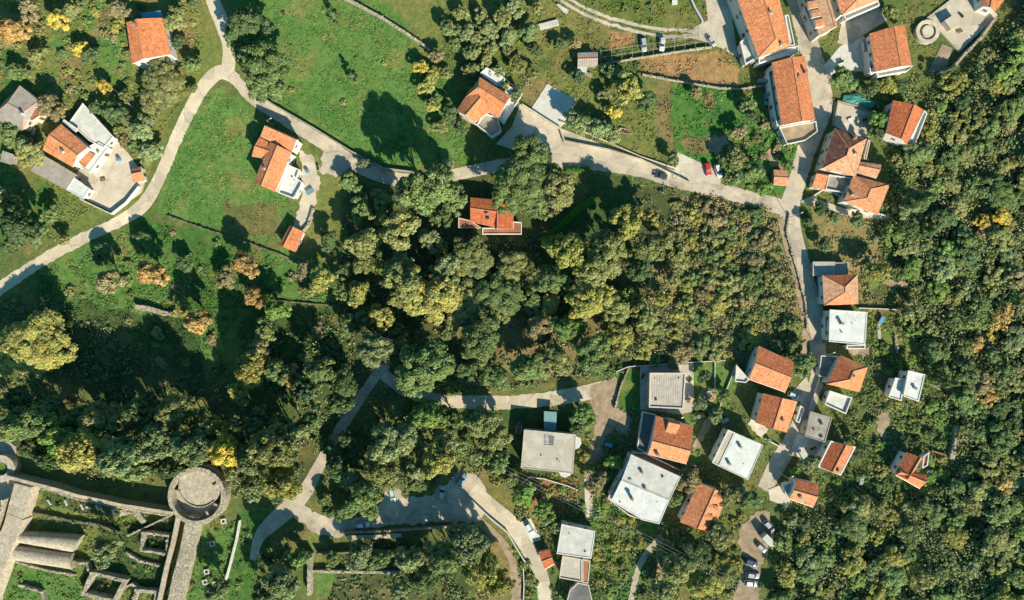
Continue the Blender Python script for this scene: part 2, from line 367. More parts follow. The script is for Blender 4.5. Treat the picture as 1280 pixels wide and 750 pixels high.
# ------------------------------------------------------------------ ground zones (soil and plant colours; the darkest green has shade painted in)
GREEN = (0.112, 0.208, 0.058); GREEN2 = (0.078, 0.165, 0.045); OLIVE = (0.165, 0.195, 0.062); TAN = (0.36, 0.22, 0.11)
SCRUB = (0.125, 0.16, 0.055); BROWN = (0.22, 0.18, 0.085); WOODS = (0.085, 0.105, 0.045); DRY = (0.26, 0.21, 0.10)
BARE = (0.40, 0.32, 0.22); SHADEG = (0.07, 0.115, 0.042)  # last green is darkened to stand in for shade on the ground
ZONES = [
 ([(-80, -80), (260, -80), (285, 90), (230, 120), (160, 260), (60, 300), (-80, 330)], OLIVE, 6),
 ([(0, 15), (30, 20), (28, 55), (0, 60)], DRY, 5), ([(55, 50), (100, 35), (85, 95), (40, 110)], GREEN, 6),
 ([(105, 0), (135, 0), (132, 80), (160, 120), (130, 95), (110, 60)], GREEN, 5), ([(130, 10), (150, 20), (110, 60), (95, 95), (60, 115), (85, 75)], BROWN, 5),
 ([(120, 50), (155, 40), (162, 100), (140, 100)], GREEN, 4), ([(0, 60), (35, 60), (40, 120), (0, 130)], GREEN2, 6),
 ([(210, 15), (245, 25), (240, 70), (215, 60)], BROWN, 4), ([(0, 210), (60, 225), (100, 270), (60, 300), (-30, 330)], GREEN2, 6),
 ([(65, 235), (125, 265), (110, 290), (60, 290)], OLIVE, 5),
 ([(286, -60), (425, -60), (540, 66), (565, 110), (590, 200), (500, 215), (400, 172), (320, 122), (290, 60)], GREEN, 4),
 ([(420, -60), (700, -60), (690, 60), (560, 60), (535, 60)], OLIVE, 5), ([(500, 0), (560, 10), (545, 40), (500, 30)], OLIVE, 5),
 ([(560, 20), (720, -20), (830, -60), (890, -60), (875, 25), (840, 40), (760, 25), (700, 60), (620, 110)], OLIVE, 4),
 ([(755, 35), (800, 38), (790, 58), (765, 65)], TAN, 4), ([(640, 90), (750, 85), (835, 100), (835, 200), (760, 185), (690, 110)], OLIVE, 4),
 ([(655, 95), (690, 100), (670, 135), (650, 120)], BROWN, 3),
 ([(722, -40), (868, -60), (872, 28), (850, 36), (790, 26), (740, 8)], (0.15, 0.18, 0.05), 3),
 ([(802, 72), (905, 64), (925, 90), (922, 108), (860, 103), (800, 92)], TAN, 2),
 ([(818, 100), (838, 102), (839, 190), (822, 172)], BROWN, 3),
 ([(838, 102), (945, 112), (1000, 190), (985, 246), (902, 226), (845, 188)], (0.085, 0.20, 0.05), 2),
 ([(872, 122), (895, 116), (898, 136), (882, 142)], BROWN, 4), ([(850, 176), (885, 172), (890, 192), (860, 190)], BROWN, 3),
 ([(195, 265), (215, 205), (242, 130), (268, 110), (300, 124), (330, 150), (372, 285), (345, 305), (260, 282)], GREEN, 3),
 ([(280, 250), (345, 255), (350, 300), (285, 290)], (0.15, 0.15, 0.06), 4),
 ([(30, 350), (180, 275), (270, 285), (350, 315), (430, 360), (330, 430), (200, 470), (60, 400)], GREEN2, 6),
 ([(110, 340), (160, 335), (165, 365), (120, 368)], OLIVE, 5), ([(75, 300), (160, 285), (240, 330), (230, 400), (120, 380), (60, 345)], GREEN, 6),
 ([(395, 200), (440, 220), (420, 300), (395, 330), (375, 280)], OLIVE, 6), ([(340, 310), (425, 330), (410, 380), (340, 370)], GREEN, 5),
 ([(235, 405), (290, 405), (310, 470), (260, 490)], GREEN, 5), ([(90, 380), (240, 400), (270, 500), (150, 520), (80, 470)], SHADEG, 6),
 ([(330, 380), (430, 380), (470, 460), (400, 560), (300, 520)], SHADEG, 6),
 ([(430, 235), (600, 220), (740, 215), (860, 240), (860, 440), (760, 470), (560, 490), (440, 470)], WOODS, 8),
 ([(690, 215), (790, 220), (790, 300), (690, 300)], SHADEG, 3), ([(708, 208), (735, 208), (735, 219), (708, 219)], GREEN, 1),  # lawn beside the hedge darkened in place of tree shade
 ([(620, 395), (760, 390), (760, 450), (640, 470), (560, 440)], BROWN, 6),
 ([(850, 240), (960, 262), (985, 300), (1005, 400), (1000, 440), (900, 450), (780, 445), (830, 300)], (0.24, 0.21, 0.095), 7),
 ([(860, 250), (915, 255), (910, 300), (860, 300)], BROWN, 5), ([(840, 350), (930, 340), (930, 390), (850, 390)], BROWN, 6),
 ([(1010, 250), (1060, 262), (1105, 280), (1100, 330), (1060, 345), (1016, 330)], DRY, 3),
 ([(1062, 345), (1130, 350), (1130, 385), (1080, 390), (1074, 380)], BROWN, 4), ([(1085, 352), (1125, 345), (1135, 385), (1100, 388)], GREEN, 3),
 ([(1085, 388), (1130, 390), (1180, 420), (1130, 460), (1085, 440)], OLIVE, 5),
 ([(1090, 380), (1300, -80), (1400, -80), (1400, 850), (950, 850), (975, 680), (1060, 640), (1180, 620), (1210, 480)], WOODS, 8),
 ([(1085, 440), (1200, 470), (1200, 590), (1060, 640), (980, 650), (1000, 560), (1060, 520)], SCRUB, 6),
 ([(1165, 520), (1200, 520), (1195, 580), (1165, 570)], GREEN, 3), ([(1050, 600), (1140, 600), (1130, 660), (1050, 650)], GREEN2, 5),
 ([(865, 455), (920, 455), (910, 520), (868, 530)], GREEN, 3), ([(876, 484), (896, 488), (890, 508), (874, 502)], BARE, 2),
 ([(765, 465), (800, 462), (800, 512), (772, 520)], GREEN2, 3), ([(775, 470), (795, 485), (775, 492)], OLIVE, 2),
 ([(730, 520), (790, 530), (770, 600), (725, 600)], OLIVE, 4), ([(860, 520), (890, 530), (870, 600), (855, 590)], GREEN, 3),
 ([(730, 620), (830, 660), (820, 690), (780, 760), (735, 760)], GREEN2, 4), ([(745, 640), (800, 660), (770, 740), (745, 730)], (0.15, 0.19, 0.05), 5),
 ([(640, 585), (720, 595), (730, 640), (670, 650)], (0.30, 0.15, 0.07), 5), ([(730, 575), (760, 560), (760, 600), (730, 605)], BARE, 4),
 ([(620, 500), (720, 510), (700, 600), (620, 590)], SHADEG, 4),
 ([(830, 660), (930, 640), (930, 760), (790, 760)], SCRUB, 6), ([(820, 675), (850, 660), (840, 700), (815, 740)], BARE, 4),
 ([(0, 590), (120, 605), (225, 635), (240, 760), (-80, 780), (-80, 590)], OLIVE, 4), ([(0, 700), (90, 712), (110, 760), (-60, 780)], GREEN, 3),
 ([(130, 655), (220, 650), (210, 740), (100, 730)], SHADEG, 2), ([(55, 615), (150, 635), (140, 648), (50, 630)], SHADEG, 1),
 ([(250, 655), (300, 655), (282, 760), (235, 760)], GREEN, 2), ([(300, 640), (340, 640), (330, 760), (280, 760)], GREEN2, 3),
 ([(395, 712), (510, 718), (510, 745), (395, 745)], GREEN, 2), ([(380, 660), (400, 660), (410, 690), (385, 690)], GREEN, 2),
 ([(440, 672), (560, 672), (600, 720), (560, 780), (400, 780)], WOODS, 4), ([(600, 650), (640, 690), (650, 750), (600, 760), (585, 700)], BROWN, 5),
 ([(640, 700), (665, 700), (675, 760), (655, 760)], GREEN2, 3),
 ([(-80, 470), (420, 560), (380, 620), (250, 600), (0, 560)], WOODS, 6),
]
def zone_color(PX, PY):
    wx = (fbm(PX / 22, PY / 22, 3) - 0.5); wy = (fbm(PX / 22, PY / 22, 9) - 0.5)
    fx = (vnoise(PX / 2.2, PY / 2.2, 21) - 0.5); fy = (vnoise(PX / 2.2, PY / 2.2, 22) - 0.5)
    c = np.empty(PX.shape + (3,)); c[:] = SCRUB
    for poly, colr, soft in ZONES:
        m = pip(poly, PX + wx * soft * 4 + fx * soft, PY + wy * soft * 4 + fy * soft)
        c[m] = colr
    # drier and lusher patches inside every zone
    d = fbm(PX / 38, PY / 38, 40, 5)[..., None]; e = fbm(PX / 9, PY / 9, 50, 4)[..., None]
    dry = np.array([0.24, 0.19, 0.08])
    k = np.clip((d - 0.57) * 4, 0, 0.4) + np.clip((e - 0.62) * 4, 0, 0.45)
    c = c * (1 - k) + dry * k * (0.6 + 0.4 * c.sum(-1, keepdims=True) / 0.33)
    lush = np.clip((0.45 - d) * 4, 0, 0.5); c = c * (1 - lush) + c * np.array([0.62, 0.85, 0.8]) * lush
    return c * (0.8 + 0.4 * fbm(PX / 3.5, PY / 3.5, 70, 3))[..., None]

def ground():
    def axis(half, step):
        a = list(np.arange(-half, half + 1e-6, step)); e = half; st = step
        out = []
        while e < 4000: st *= 1.35; e += st; out.append(e)
        return np.array([-v for v in out[::-1]] + a + out)
    xs = axis(190, 0.5); ys = axis(118, 0.5)
    X, Y = np.meshgrid(xs, ys); far = ss((np.maximum(np.abs(X) - 190, 0) + np.maximum(np.abs(Y) - 118, 0)) / 300)
    Z = hgt(np.clip(X, -260, 260), np.clip(Y, -180, 180)) + 0.10 * (fbm(X / 2.5, Y / 2.5, 5) - 0.5) * 0
    ny, nx = X.shape
    v = np.stack([X, Y, Z], -1).reshape(-1, 3)
    idx = np.arange(nx * ny).reshape(ny, nx)
    f = np.stack([idx[:-1, :-1], idx[:-1, 1:], idx[1:, 1:], idx[1:, :-1]], -1).reshape(-1, 4)
    me = bpy.data.meshes.new('ground'); me.vertices.add(len(v)); me.vertices.foreach_set('co', v.ravel())
    me.loops.add(f.size); me.loops.foreach_set('vertex_index', f.ravel())
    me.polygons.add(len(f)); me.polygons.foreach_set('loop_start', np.arange(0, f.size, 4))
    me.polygons.foreach_set('use_smooth', np.ones(len(f), bool)); me.update(calc_edges=True)
    k = HC / (HC - Z) / S
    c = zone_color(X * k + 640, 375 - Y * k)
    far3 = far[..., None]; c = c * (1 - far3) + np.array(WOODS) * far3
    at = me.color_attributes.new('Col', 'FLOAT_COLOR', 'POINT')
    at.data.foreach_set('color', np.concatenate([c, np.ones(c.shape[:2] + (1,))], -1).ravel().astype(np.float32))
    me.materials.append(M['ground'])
    o = bpy.data.objects.new('ground', me); COL.objects.link(o); o['kind'] = 'structure'
ground()

# ------------------------------------------------------------------ roads, lanes, yards: sheets that follow the ground
LIFT = [0.03]
def sheet(name, poly, mat, kerb=0.0, jit=0.0, blk=True):
    """a sheet following the terrain; poly in photo pixels on the ground"""
    if blk: block(poly)
    w_ = [G(x, y) for x, y in poly]; LIFT[0] += 0.004; lift = LIFT[0] + kerb
    pts = []; n = len(w_)
    for i in range(n):
        a, b = w_[i], w_[(i + 1) % n]; L = (b - a).length; k = max(1, int(L / 0.9))
        nrm = Vector((-(b - a).y, (b - a).x)).normalized() if L > 0 else Vector((0, 0))
        for j in range(k):
            p = a.lerp(b, j / k); q = Vector((p.x, p.y))
            if jit and j: q += nrm * (R.random() - 0.5) * jit
            pts.append(q)
    m_ = len(pts); xs = np.array([p.x for p in pts]); ys = np.array([p.y for p in pts])
    gx, gy = np.meshgrid(np.arange(xs.min(), xs.max(), 1.3), np.arange(ys.min(), ys.max(), 1.3))
    ins = pip([(p.x, p.y) for p in pts], gx, gy)
    allp = pts + [Vector((a, b)) for a, b in zip(gx[ins], gy[ins])]
    v2, _, f2, *_ = delaunay_2d_cdt(allp, [(i, (i + 1) % m_) for i in range(m_)], [], 1, 0.02)
    vs = [(p.x, p.y, hz(p.x, p.y) + lift) for p in v2]
    fs = [tuple(f) for f in f2]
    cnt = {}
    for f in fs:
        for i in range(len(f)):
            e = (f[i], f[(i + 1) % len(f)]); cnt[e] = 1
    skirt = [e for e in cnt if (e[1], e[0]) not in cnt]
    mp = {}
    for a, b in skirt:
        for q in (a, b):
            if q not in mp: mp[q] = len(vs); vs.append((vs[q][0], vs[q][1], vs[q][2] - lift - 0.35))
        fs.append((b, a, mp[a], mp[b]))
    o = build(name, vs, fs, mat); o['kind'] = 'structure'; return o
def ribbon(name, path, mat, jit=0.5, kerb=0.0):
    """path: (px, py, width px); smoothed"""
    P_ = [np.array(p, float) for p in path]
    Q = []
    for i in range(len(P_) - 1):
        p0 = P_[max(i - 1, 0)]; p1 = P_[i]; p2 = P_[i + 1]; p3 = P_[min(i + 2, len(P_) - 1)]
        for k in range(6):
            t = k / 6; Q.append(0.5 * (2 * p1 + (p2 - p0) * t + (2 * p0 - 5 * p1 + 4 * p2 - p3) * t * t + (3 * p1 - p0 - 3 * p2 + p3) * t ** 3))
    Q.append(P_[-1]); L = []; Rr = []
    for i, q in enumerate(Q):
        d = Q[min(i + 1, len(Q) - 1)][:2] - Q[max(i - 1, 0)][:2]; d = d / (np.linalg.norm(d) + 1e-9); nn = np.array([-d[1], d[0]]) * q[2] / 2
        L.append(tuple(q[:2] + nn)); Rr.append(tuple(q[:2] - nn))
    return sheet(name, L + Rr[::-1], mat, kerb, jit)

ribbon('lane', [(-40, 385, 16), (0, 360, 16), (50, 327, 14), (100, 300, 14), (148, 277, 14), (178, 257, 17), (198, 225, 15), (215, 185, 15), (236, 140, 16), (256, 106, 17), (276, 90, 18), (296, 100, 14)], 'lane', 0.6)
ribbon('lane', [(255, -40, 17), (266, 0, 17), (279, 32, 18), (287, 60, 17), (284, 92, 17)], 'lane', 0.6)
ribbon('road', [(288, 92, 12), (315, 122, 14), (350, 145, 15), (400, 176, 17), (445, 205, 18), (490, 223, 17), (535, 225, 15), (575, 217, 15), (620, 208, 16), (680, 201, 18), (740, 203, 18), (800, 212, 18), (850, 226, 20), (900, 238, 18), (945, 250, 18), (990, 262, 20)], 'street', 0.5)
ribbon('street', [(975, -40, 20), (995, 0, 22), (1006, 40, 24), (1022, 95, 26), (1026, 135, 28), (1010, 180, 24), (997, 225, 22), (987, 262, 24), (992, 300, 24), (1006, 345, 22), (1017, 390, 20), (1022, 430, 20), (1022, 470, 18), (1008, 510, 20), (990, 550, 20), (972, 580, 22), (955, 612, 18)], 'street', 0.5)
sheet('plaza', [(1030, 82), (1050, 58), (1078, 42), (1090, 62), (1095, 92), (1062, 88), (1050, 84), (1038, 100)], 'whitec')
sheet('upper_lane', [(650, 130), (700, 160), (762, 184), (845, 214), (862, 230), (835, 224), (780, 208), (720, 192), (650, 190), (620, 180), (640, 158)], 'yard', 0.1)
sheet('parking_pad', [(847, 190), (903, 216), (900, 232), (880, 226), (862, 229), (843, 213)], 'yard')
sheet('parking_pad', [(684, 105), (720, 125), (706, 154), (700, 160), (664, 136)], 'whitec', 0.12)
sheet('junction', [(878, -30), (912, -30), (916, 30), (922, 72), (905, 62), (888, 54), (862, 47), (868, 34), (885, 25)], 'yard')
for dx, dy in ((0, -4.2), (0, 4.2)):
    ribbon('track', [(690 + dx, -12 + dy, 3.6), (715 + dx, 5 + dy, 3.6), (745 + dx, 20 + dy, 4), (790 + dx, 34 + dy, 4), (830 + dx, 41 + dy, 4), (872 + dx, 42 + dy * .6, 5)], 'yard', 0.8)
ribbon('path', [(474, 462, 14), (505, 487, 15), (550, 500, 15), (600, 503, 17), (650, 502, 17), (700, 497, 18), (745, 488, 20), (770, 484, 22)], 'lane', 0.6)
sheet('path', [(738, 482), (768, 470), (775, 474), (770, 510), (790, 520), (785, 545), (768, 536), (756, 545), (745, 580), (733, 578), (742, 545), (745, 520), (738, 510)], 'dirt', 0, 1.2)
ribbon('road', [(485, 455, 10), (470, 470, 12), (447, 503, 13), (420, 545, 13), (400, 580, 14), (383, 612, 18), (365, 632, 22), (340, 654, 20), (324, 672, 14), (316, 700, 8)], 'street', 0.6)
sheet('parking_area', [(355, 625), (372, 618), (390, 640), (440, 650), (470, 636), (484, 612), (498, 610), (505, 622), (540, 620), (548, 605), (560, 605), (572, 588), (592, 592), (606, 608), (606, 640), (597, 653), (560, 652), (500, 656), (440, 662), (425, 672), (398, 668), (372, 650)], 'street', 0, 1.0)
ribbon('road', [(590, 612, 18), (612, 632, 20), (640, 656, 20), (662, 688, 19), (675, 715, 18), (684, 760, 18)], 'lane', 0.5)
ribbon('track', [(598, 650, 10), (622, 672, 10), (640, 700, 10), (648, 760, 14)], 'dirt', 0.9)
ribbon('path', [(785, 770, 7), (795, 720, 7), (806, 695, 8), (828, 668, 7)], 'stone2', 1.0)
sheet('parking_area', [(948, 638), (962, 640), (968, 665), (960, 690), (950, 710), (948, 770), (905, 770), (920, 735), (932, 705), (922, 675), (926, 655)], 'dirt', 0, 1.0)
sheet('yard', [(142, 171), (162, 193), (178, 216), (182, 226), (178, 240), (142, 266), (104, 247), (112, 237), (95, 218), (110, 200), (122, 184)], 'yard', 0.05)
sheet('yard', [(374, 188), (392, 196), (400, 225), (392, 262), (378, 290), (366, 284), (376, 250), (378, 220)], 'yard', 0, 1.0)
sheet('yard', [(404, 190), (425, 190), (440, 208), (420, 222), (400, 215)], 'yard', 0, 1.2)
sheet('courtyard', [(1043, 127), (1090, 141), (1086, 172), (1062, 168), (1040, 156)], 'yard', 0.15)
sheet('yard', [(800, 458), (867, 455), (866, 514), (850, 518), (800, 512)], 'beige', 0.03)
sheet('yard', [(990, 490), (1008, 470), (1012, 486), (1002, 502), (990, 500)], 'yard')
sheet('yard', [(996, 542), (1026, 550), (1018, 578), (998, 572), (990, 560)], 'whitec', 0.05)
sheet('yard', [(960, 612), (975, 606), (990, 618), (985, 634), (962, 625)], 'yard', 0.04)
sheet('yard', [(1000, 252), (1012, 246), (1060, 262), (1115, 270), (1112, 276), (1095, 274), (1058, 270)], 'yard', 0.05)
sheet('yard', [(1157, 23), (1195, -6), (1225, -6), (1246, 20), (1212, 52), (1198, 66), (1177, 43)], 'yard', 0.3)
sheet('terrace', [(1177, 55), (1190, 60), (1182, 88), (1160, 90)], 'dirt', 0.0)
sheet('castle_yard', [(-50, 540), (8, 548), (20, 558), (22, 595), (32, 610), (12, 625), (-50, 640)], 'stone2', 0.1)
sheet('kitchen_garden_path', [(863, 455), (866, 455), (868, 512), (865, 514)], 'yard')
sheet('path', [(730, 598), (742, 602), (740, 640), (732, 655)], 'yard')

sheet('yard', [(1046, 54), (1052, 28), (1098, 9), (1108, 26), (1082, 42), (1060, 56)], 'street', 0.0)
ribbon('verge', [(975, 272, 8), (984, 305, 10), (995, 348, 10), (1005, 400, 8), (1008, 425, 12)], 'dirt', 1.4)
sheet('yard', [(984, 430), (1008, 425), (1012, 448), (1000, 452), (984, 444)], 'dirt', 0, 1.4)
sheet('yard', [(938, 438), (952, 424), (964, 426), (962, 436), (948, 442)], 'dirt', 0, 1.0)
sheet('terrace', [(1056, 434), (1086, 434), (1086, 444), (1060, 443)], 'dirt', 0, 1.0)
sheet('garden_steps', [(1096, 405), (1100, 405), (1101, 424), (1097, 424)], 'yard')
sheet('terrace', [(1096, 520), (1108, 512), (1114, 528), (1104, 548), (1096, 540)], 'dirt', 0, 1.6)
sheet('terrace', [(1168, 478), (1190, 482), (1208, 488), (1206, 494), (1186, 489), (1166, 484)], 'dirt', 0, 1.2)
sheet('garden_path', [(940, 520), (952, 527), (960, 536), (952, 548), (944, 540), (934, 530)], 'yard', 0, .8)
sheet('garden_path', [(886, 512), (893, 522), (884, 540), (874, 560), (867, 566), (866, 556), (876, 536)], 'dirt', 0, 1.0)
sheet('garden_path', [(884, 603), (905, 612), (925, 622), (922, 628), (900, 618), (882, 610)], 'dirt', 0, 1.0)
sheet('terrace', [(1028, 650), (1042, 640), (1046, 656), (1034, 666)], 'dirt', 0, 1.6)
sheet('terrace', [(962, 185), (966, 200), (980, 206), (978, 212), (962, 206), (958, 190)], 'dirt', 0, .8)
sheet('terrace', [(885, 172), (906, 168), (912, 180), (900, 190), (884, 188)], 'dirt', 0, 1.6)
sheet('garden_path', [(1088, 340), (1118, 352), (1134, 352), (1134, 357), (1112, 358), (1088, 346)], 'dirt', 0, .8)
# ------------------------------------------------------------------ houses
def make_window():
    o = bpy.data.objects.new('window_proto', None)
    b = MB()
    for c, d in (((0, 0.04, 0.55), (1.1, 0.12, 0.1)), ((0, 0.04, -0.6), (1.2, 0.2, 0.1)), ((-0.5, 0.04, 0), (0.1, 0.12, 1.1)), ((0.5, 0.04, 0), (0.1, 0.12, 1.1)), ((0, 0.03, 0), (0.05, 0.08, 1.1))):
        b.box(c, d)
    fr = b.build('window', 'shutter'); g = MB(); g.box((0, 0, 0), (0.96, 0.05, 1.06)); p = g.build('pane', 'glass', fr, world=False)
    bpy.data.objects.remove(o)
    return fr, p
WFR, WPA = make_window()
WUSED = [False]
def place_window(root, x, y, z, ang):
    if not WUSED[0]: fr, pa = WFR, WPA; WUSED[0] = True
    else:
        fr = WFR.copy(); pa = WPA.copy(); COL.objects.link(fr); COL.objects.link(pa); pa.parent = fr
    fr.parent = root; fr.location = Vector((x, y, z)) - root.location; fr.rotation_euler = (0, 0, ang)
ALLFOOT = []
def wallring(root, foot, z0, z1, mat, others, win=True, name='wall'):
    b = MB(); b.prism([(p[0], p[1]) for p in foot], z0, z1, bot=False); b.build(name, mat, root)
    if not win: return
    n = len(foot); area = sum(foot[i][0] * foot[(i + 1) % n][1] - foot[(i + 1) % n][0] * foot[i][1] for i in range(n))
    F = foot if area > 0 else foot[::-1]
    nst = max(1, int((z1 - z0 - 0.8) / 2.9)); longest = max(range(n), key=lambda i: (Vector(F[i][:2]) - Vector(F[(i + 1) % n][:2])).length)
    for i in range(n):
        a = Vector(F[i][:2]); c = Vector(F[(i + 1) % n][:2]); L = (c - a).length
        if L < 3: continue
        u = (c - a) / L; nr = Vector((u.y, -u.x)); k = min(4, max(1, int(L / 3.4))); ang = math.atan2(u.y, u.x) + math.pi
        for j in range(k):
            p = a.lerp(c, (j + 0.5) / k) + nr * 0.03
            q = p + nr * 0.6
            if any(pip(o_, np.array([q.x]), np.array([q.y]))[0] for o_ in others): continue
            for s_ in range(nst):
                zz = z1 - 1.5 - s_ * 2.9
                if s_ == nst - 1 and i == longest and j == k // 2:
                    d = MB(); d.box((p.x, p.y, z1 - 1.9 - s_ * 2.9), (1.0, 0.12, 2.1), ang); dd = d.build('door', 'door', root)
                    h_ = MB(); h_.box((p.x + u.x * 0.35 + nr.x * 0.1, p.y + u.y * 0.35 + nr.y * 0.1, z1 - 1.95 - s_ * 2.9), (0.12, 0.08, 0.05), ang)
                    ho = h_.build('handle', 'metal', dd)
                    continue
                place_window(root, p.x, p.y, zz, ang)
def house(label, parts, name='house', cat='house', wall='plaster', win=True, lm=None, chim=(), extra=None, group=None):
    """parts: dicts. pitched: q(4 px) ze zr f hip tile | flat: q(poly px) z mat par | slab: q z mat (thin, on posts)"""
    c0 = cen(parts[0]['q']); base = G(*c0); root = thing(name, label, cat, base, group=group)
    zb = base.z; feet = []
    LM.append((c0[0], c0[1], lm)) if lm else None
    for p in parts:
        zt = zb + p.get('ze', p.get('z', 3)); p['w'] = [P(x, y, zt) for x, y in p['q']]
        feet.append([(v.x, v.y) for v in inset([(v.x, v.y) for v in p['w']], p.get('ov', 0.35))])
        block(p['q']); block([proj(x, y, zb) for x, y in feet[-1]])
    for i, p in enumerate(parts):
        others = feet[:i] + feet[i + 1:]
        low = min(hz(x, y) for x, y in feet[i]) - 0.4
        W = p['w']; UVDIR[0] = Vector((W[1] - W[0]).to_2d().normalized().to_3d())
        if 'ze' in p:
            ze, zr = zb + p['ze'], zb + p['zr']; f = p.get('f', 0.5); ha, hb = p.get('hip', (0, 0))
            A_ = W[0].lerp(W[3], f); B_ = W[1].lerp(W[2], f); L = B_ - A_
            ra = A_ + L * ha; rb = B_ - L * hb; ra = Vector((ra.x, ra.y, zr)); rb = Vector((rb.x, rb.y, zr))
            area = sum(W[k].x * W[(k + 1) % 4].y - W[(k + 1) % 4].x * W[k].y for k in range(4))
            b = MB(); t = p.get('tile', 'tile'); tiles = t if isinstance(t, (list, tuple)) else [t] * 4
            mats = list(dict.fromkeys(tiles)) + [wall]; wi = len(mats) - 1
            def fc(pts, m):
                pts = pts if area > 0 else pts[::-1]; b.poly(pts, m)
            fc([W[0], W[1], rb, ra], mats.index(tiles[0])); fc([W[2], W[3], ra, rb], mats.index(tiles[1]))
            fc([W[1], W[2], rb], mats.index(tiles[2]) if hb > 0.02 else wi); fc([W[3], W[0], ra], mats.index(tiles[3]) if ha > 0.02 else wi)
            D = [Vector((v.x, v.y, v.z - 0.18)) for v in W]
            for k in range(4):
                j = (k + 1) % 4; fc([D[k], D[j], W[j], W[k]], wi)
            fc([D[3], D[2], D[1], D[0]], wi)
            ro = b.build('roof', mats, root, uv=True)
            rc = MB(); rc.tube(ra + Vector((0, 0, 0.03)), rb + Vector((0, 0, 0.03)), 0.15, n=6)
            if hb > 0.02:
                for k in (1, 2): rc.tube(W[k] + Vector((0, 0, 0.03)), rb, 0.11, n=5)
            if ha > 0.02:
                for k in (0, 3): rc.tube(W[k] + Vector((0, 0, 0.03)), ra, 0.11, n=5)
            rc.build('ridge_cap', 'ridge', ro)
            for s_ in (0, 2):     # gutters along both eaves
                g_ = MB(); a_, c_ = W[s_], W[s_ + 1]
                g_.tube(a_ - Vector((0, 0, 0.1)), c_ - Vector((0, 0, 0.1)), 0.09, n=5); g_.build('gutter', 'metal', ro)
            p['roof'] = ro; p['plane'] = (W, ra, rb, ze, zr)
            wallring(root, feet[i], low, ze - 0.18, p.get('wall', wall), others, win and p.get('win', True))
        elif p.get('slab'):
            z = zb + p['z']; b = MB(); b.prism([(v.x, v.y) for v in W], z - 0.15, z, 0); p['roof'] = b.build('canopy', p.get('mat', 'grey'), root, uv=True)
            for v in inset([(v.x, v.y) for v in W], 0.25):
                q = MB(); q.tube((v.x, v.y, hz(v.x, v.y) - 0.3), (v.x, v.y, z - 0.15), 0.09, n=6); q.build('post', 'metal', root)
        else:
            z = zb + p['z']; b = MB(); par = p.get('par', 0.3); pts = [(v.x, v.y) for v in W]
            b.prism(pts, z - 0.25, z, 0); ro = b.build('roof', p.get('mat', 'beige'), root, uv=True); p['roof'] = ro
            if par:
                inn = inset(pts, p.get('pt', 0.25)); out = inset(pts, -0.03); n = len(pts); q = MB()
                for k in range(n):
                    j = (k + 1) % n
                    q.prism([out[k], out[j], inn[j], inn[k]], z - 0.3, z + par, 0)
                q.build('parapet', p.get('parmat', wall), root)
            wallring(root, feet[i], low, z - 0.25, p.get('wall', wall), others, win and p.get('win', True))
            ar = abs(sum(W[k].x * W[(k + 1) % len(W)].y - W[(k + 1) % len(W)].x * W[k].y for k in range(len(W)))) / 2
            if ar > 45 and p.get('mat', 'beige') in ('membrane', 'membrane2', 'beige', 'grey', 'corr2'):
                cc = sum(W, Vector()) / len(W)
                for k in range(2 + int(ar / 110)):
                    q_ = cc.lerp(W[R.randrange(len(W))], R.uniform(.2, .75)); b = MB(); hh_ = R.uniform(.25, .6)
                    if k % 2: b.tube((q_.x, q_.y, z), (q_.x, q_.y, z + hh_), .11, n=7)
                    else: b.box((q_.x, q_.y, z + hh_ / 2), (R.uniform(.3, .7), R.uniform(.3, .5), hh_), R.random())
                    b.build('roof_vent', R.choice(['metal', 'grey', 'darkgrey', 'whitec']), ro)
    for (cx, cy, pi_, hh) in chim:
        ro = parts[pi_]['roof']; z = zb + parts[pi_].get('zr', parts[pi_].get('z', 3)); zl = zb + parts[pi_].get('ze', parts[pi_].get('z', 3)) - 0.1
        zc = z if 'z' in parts[pi_] else (zl + z) / 2
        v = P(cx, cy, zc); ang = math.atan2((parts[pi_]['w'][1] - parts[pi_]['w'][0]).y, (parts[pi_]['w'][1] - parts[pi_]['w'][0]).x)
        b = MB(); b.box((v.x, v.y, (zl + zc + hh) / 2), (0.75, 0.6, zc + hh - zl), ang)
        co = b.build('chimney', 'plaster' if R.random() < 0.5 else 'rust', ro)
        b = MB(); b.box((v.x, v.y, zc + hh + 0.05), (0.95, 0.8, 0.1), ang); b.tube((v.x, v.y, zc + hh + 0.1), (v.x, v.y, zc + hh + 0.35), 0.15)
        # cap sits with the chimney
        b.build('chimney_cap', 'grey', root)
    if extra: extra(root, parts, zb)
    return root
def dish(root, parts, zb, px, py, z):
    v = P(px, py, zb + z); b = MB(); b.tube((v.x, v.y, zb + z - 0.2), (v.x, v.y, zb + z + 0.9), 0.04)
    n = 14; c = Vector((v.x, v.y, zb + z + 1.0)); ax = Vector((0.3, -0.8, 0.5)).normalized(); u = ax.cross(Vector((0, 0, 1))).normalized(); w_ = ax.cross(u)
    rings = [(0.0, 0.0), (0.25, 0.05), (0.42, 0.14)]; i = len(b.v)
    for r, d in rings:
        for k in range(n):
            t = 2 * math.pi * k / n; b.v.append(tuple(c + u * r * math.cos(t) + w_ * r * math.sin(t) + ax * d))
    for a in range(2):
        for k in range(n):
            j = (k + 1) % n; b.f.append((i + a * n + k, i + a * n + j, i + (a + 1) * n + j, i + (a + 1) * n + k)); b.m.append(0)
    b.build('satellite_dish', 'plaster', root)
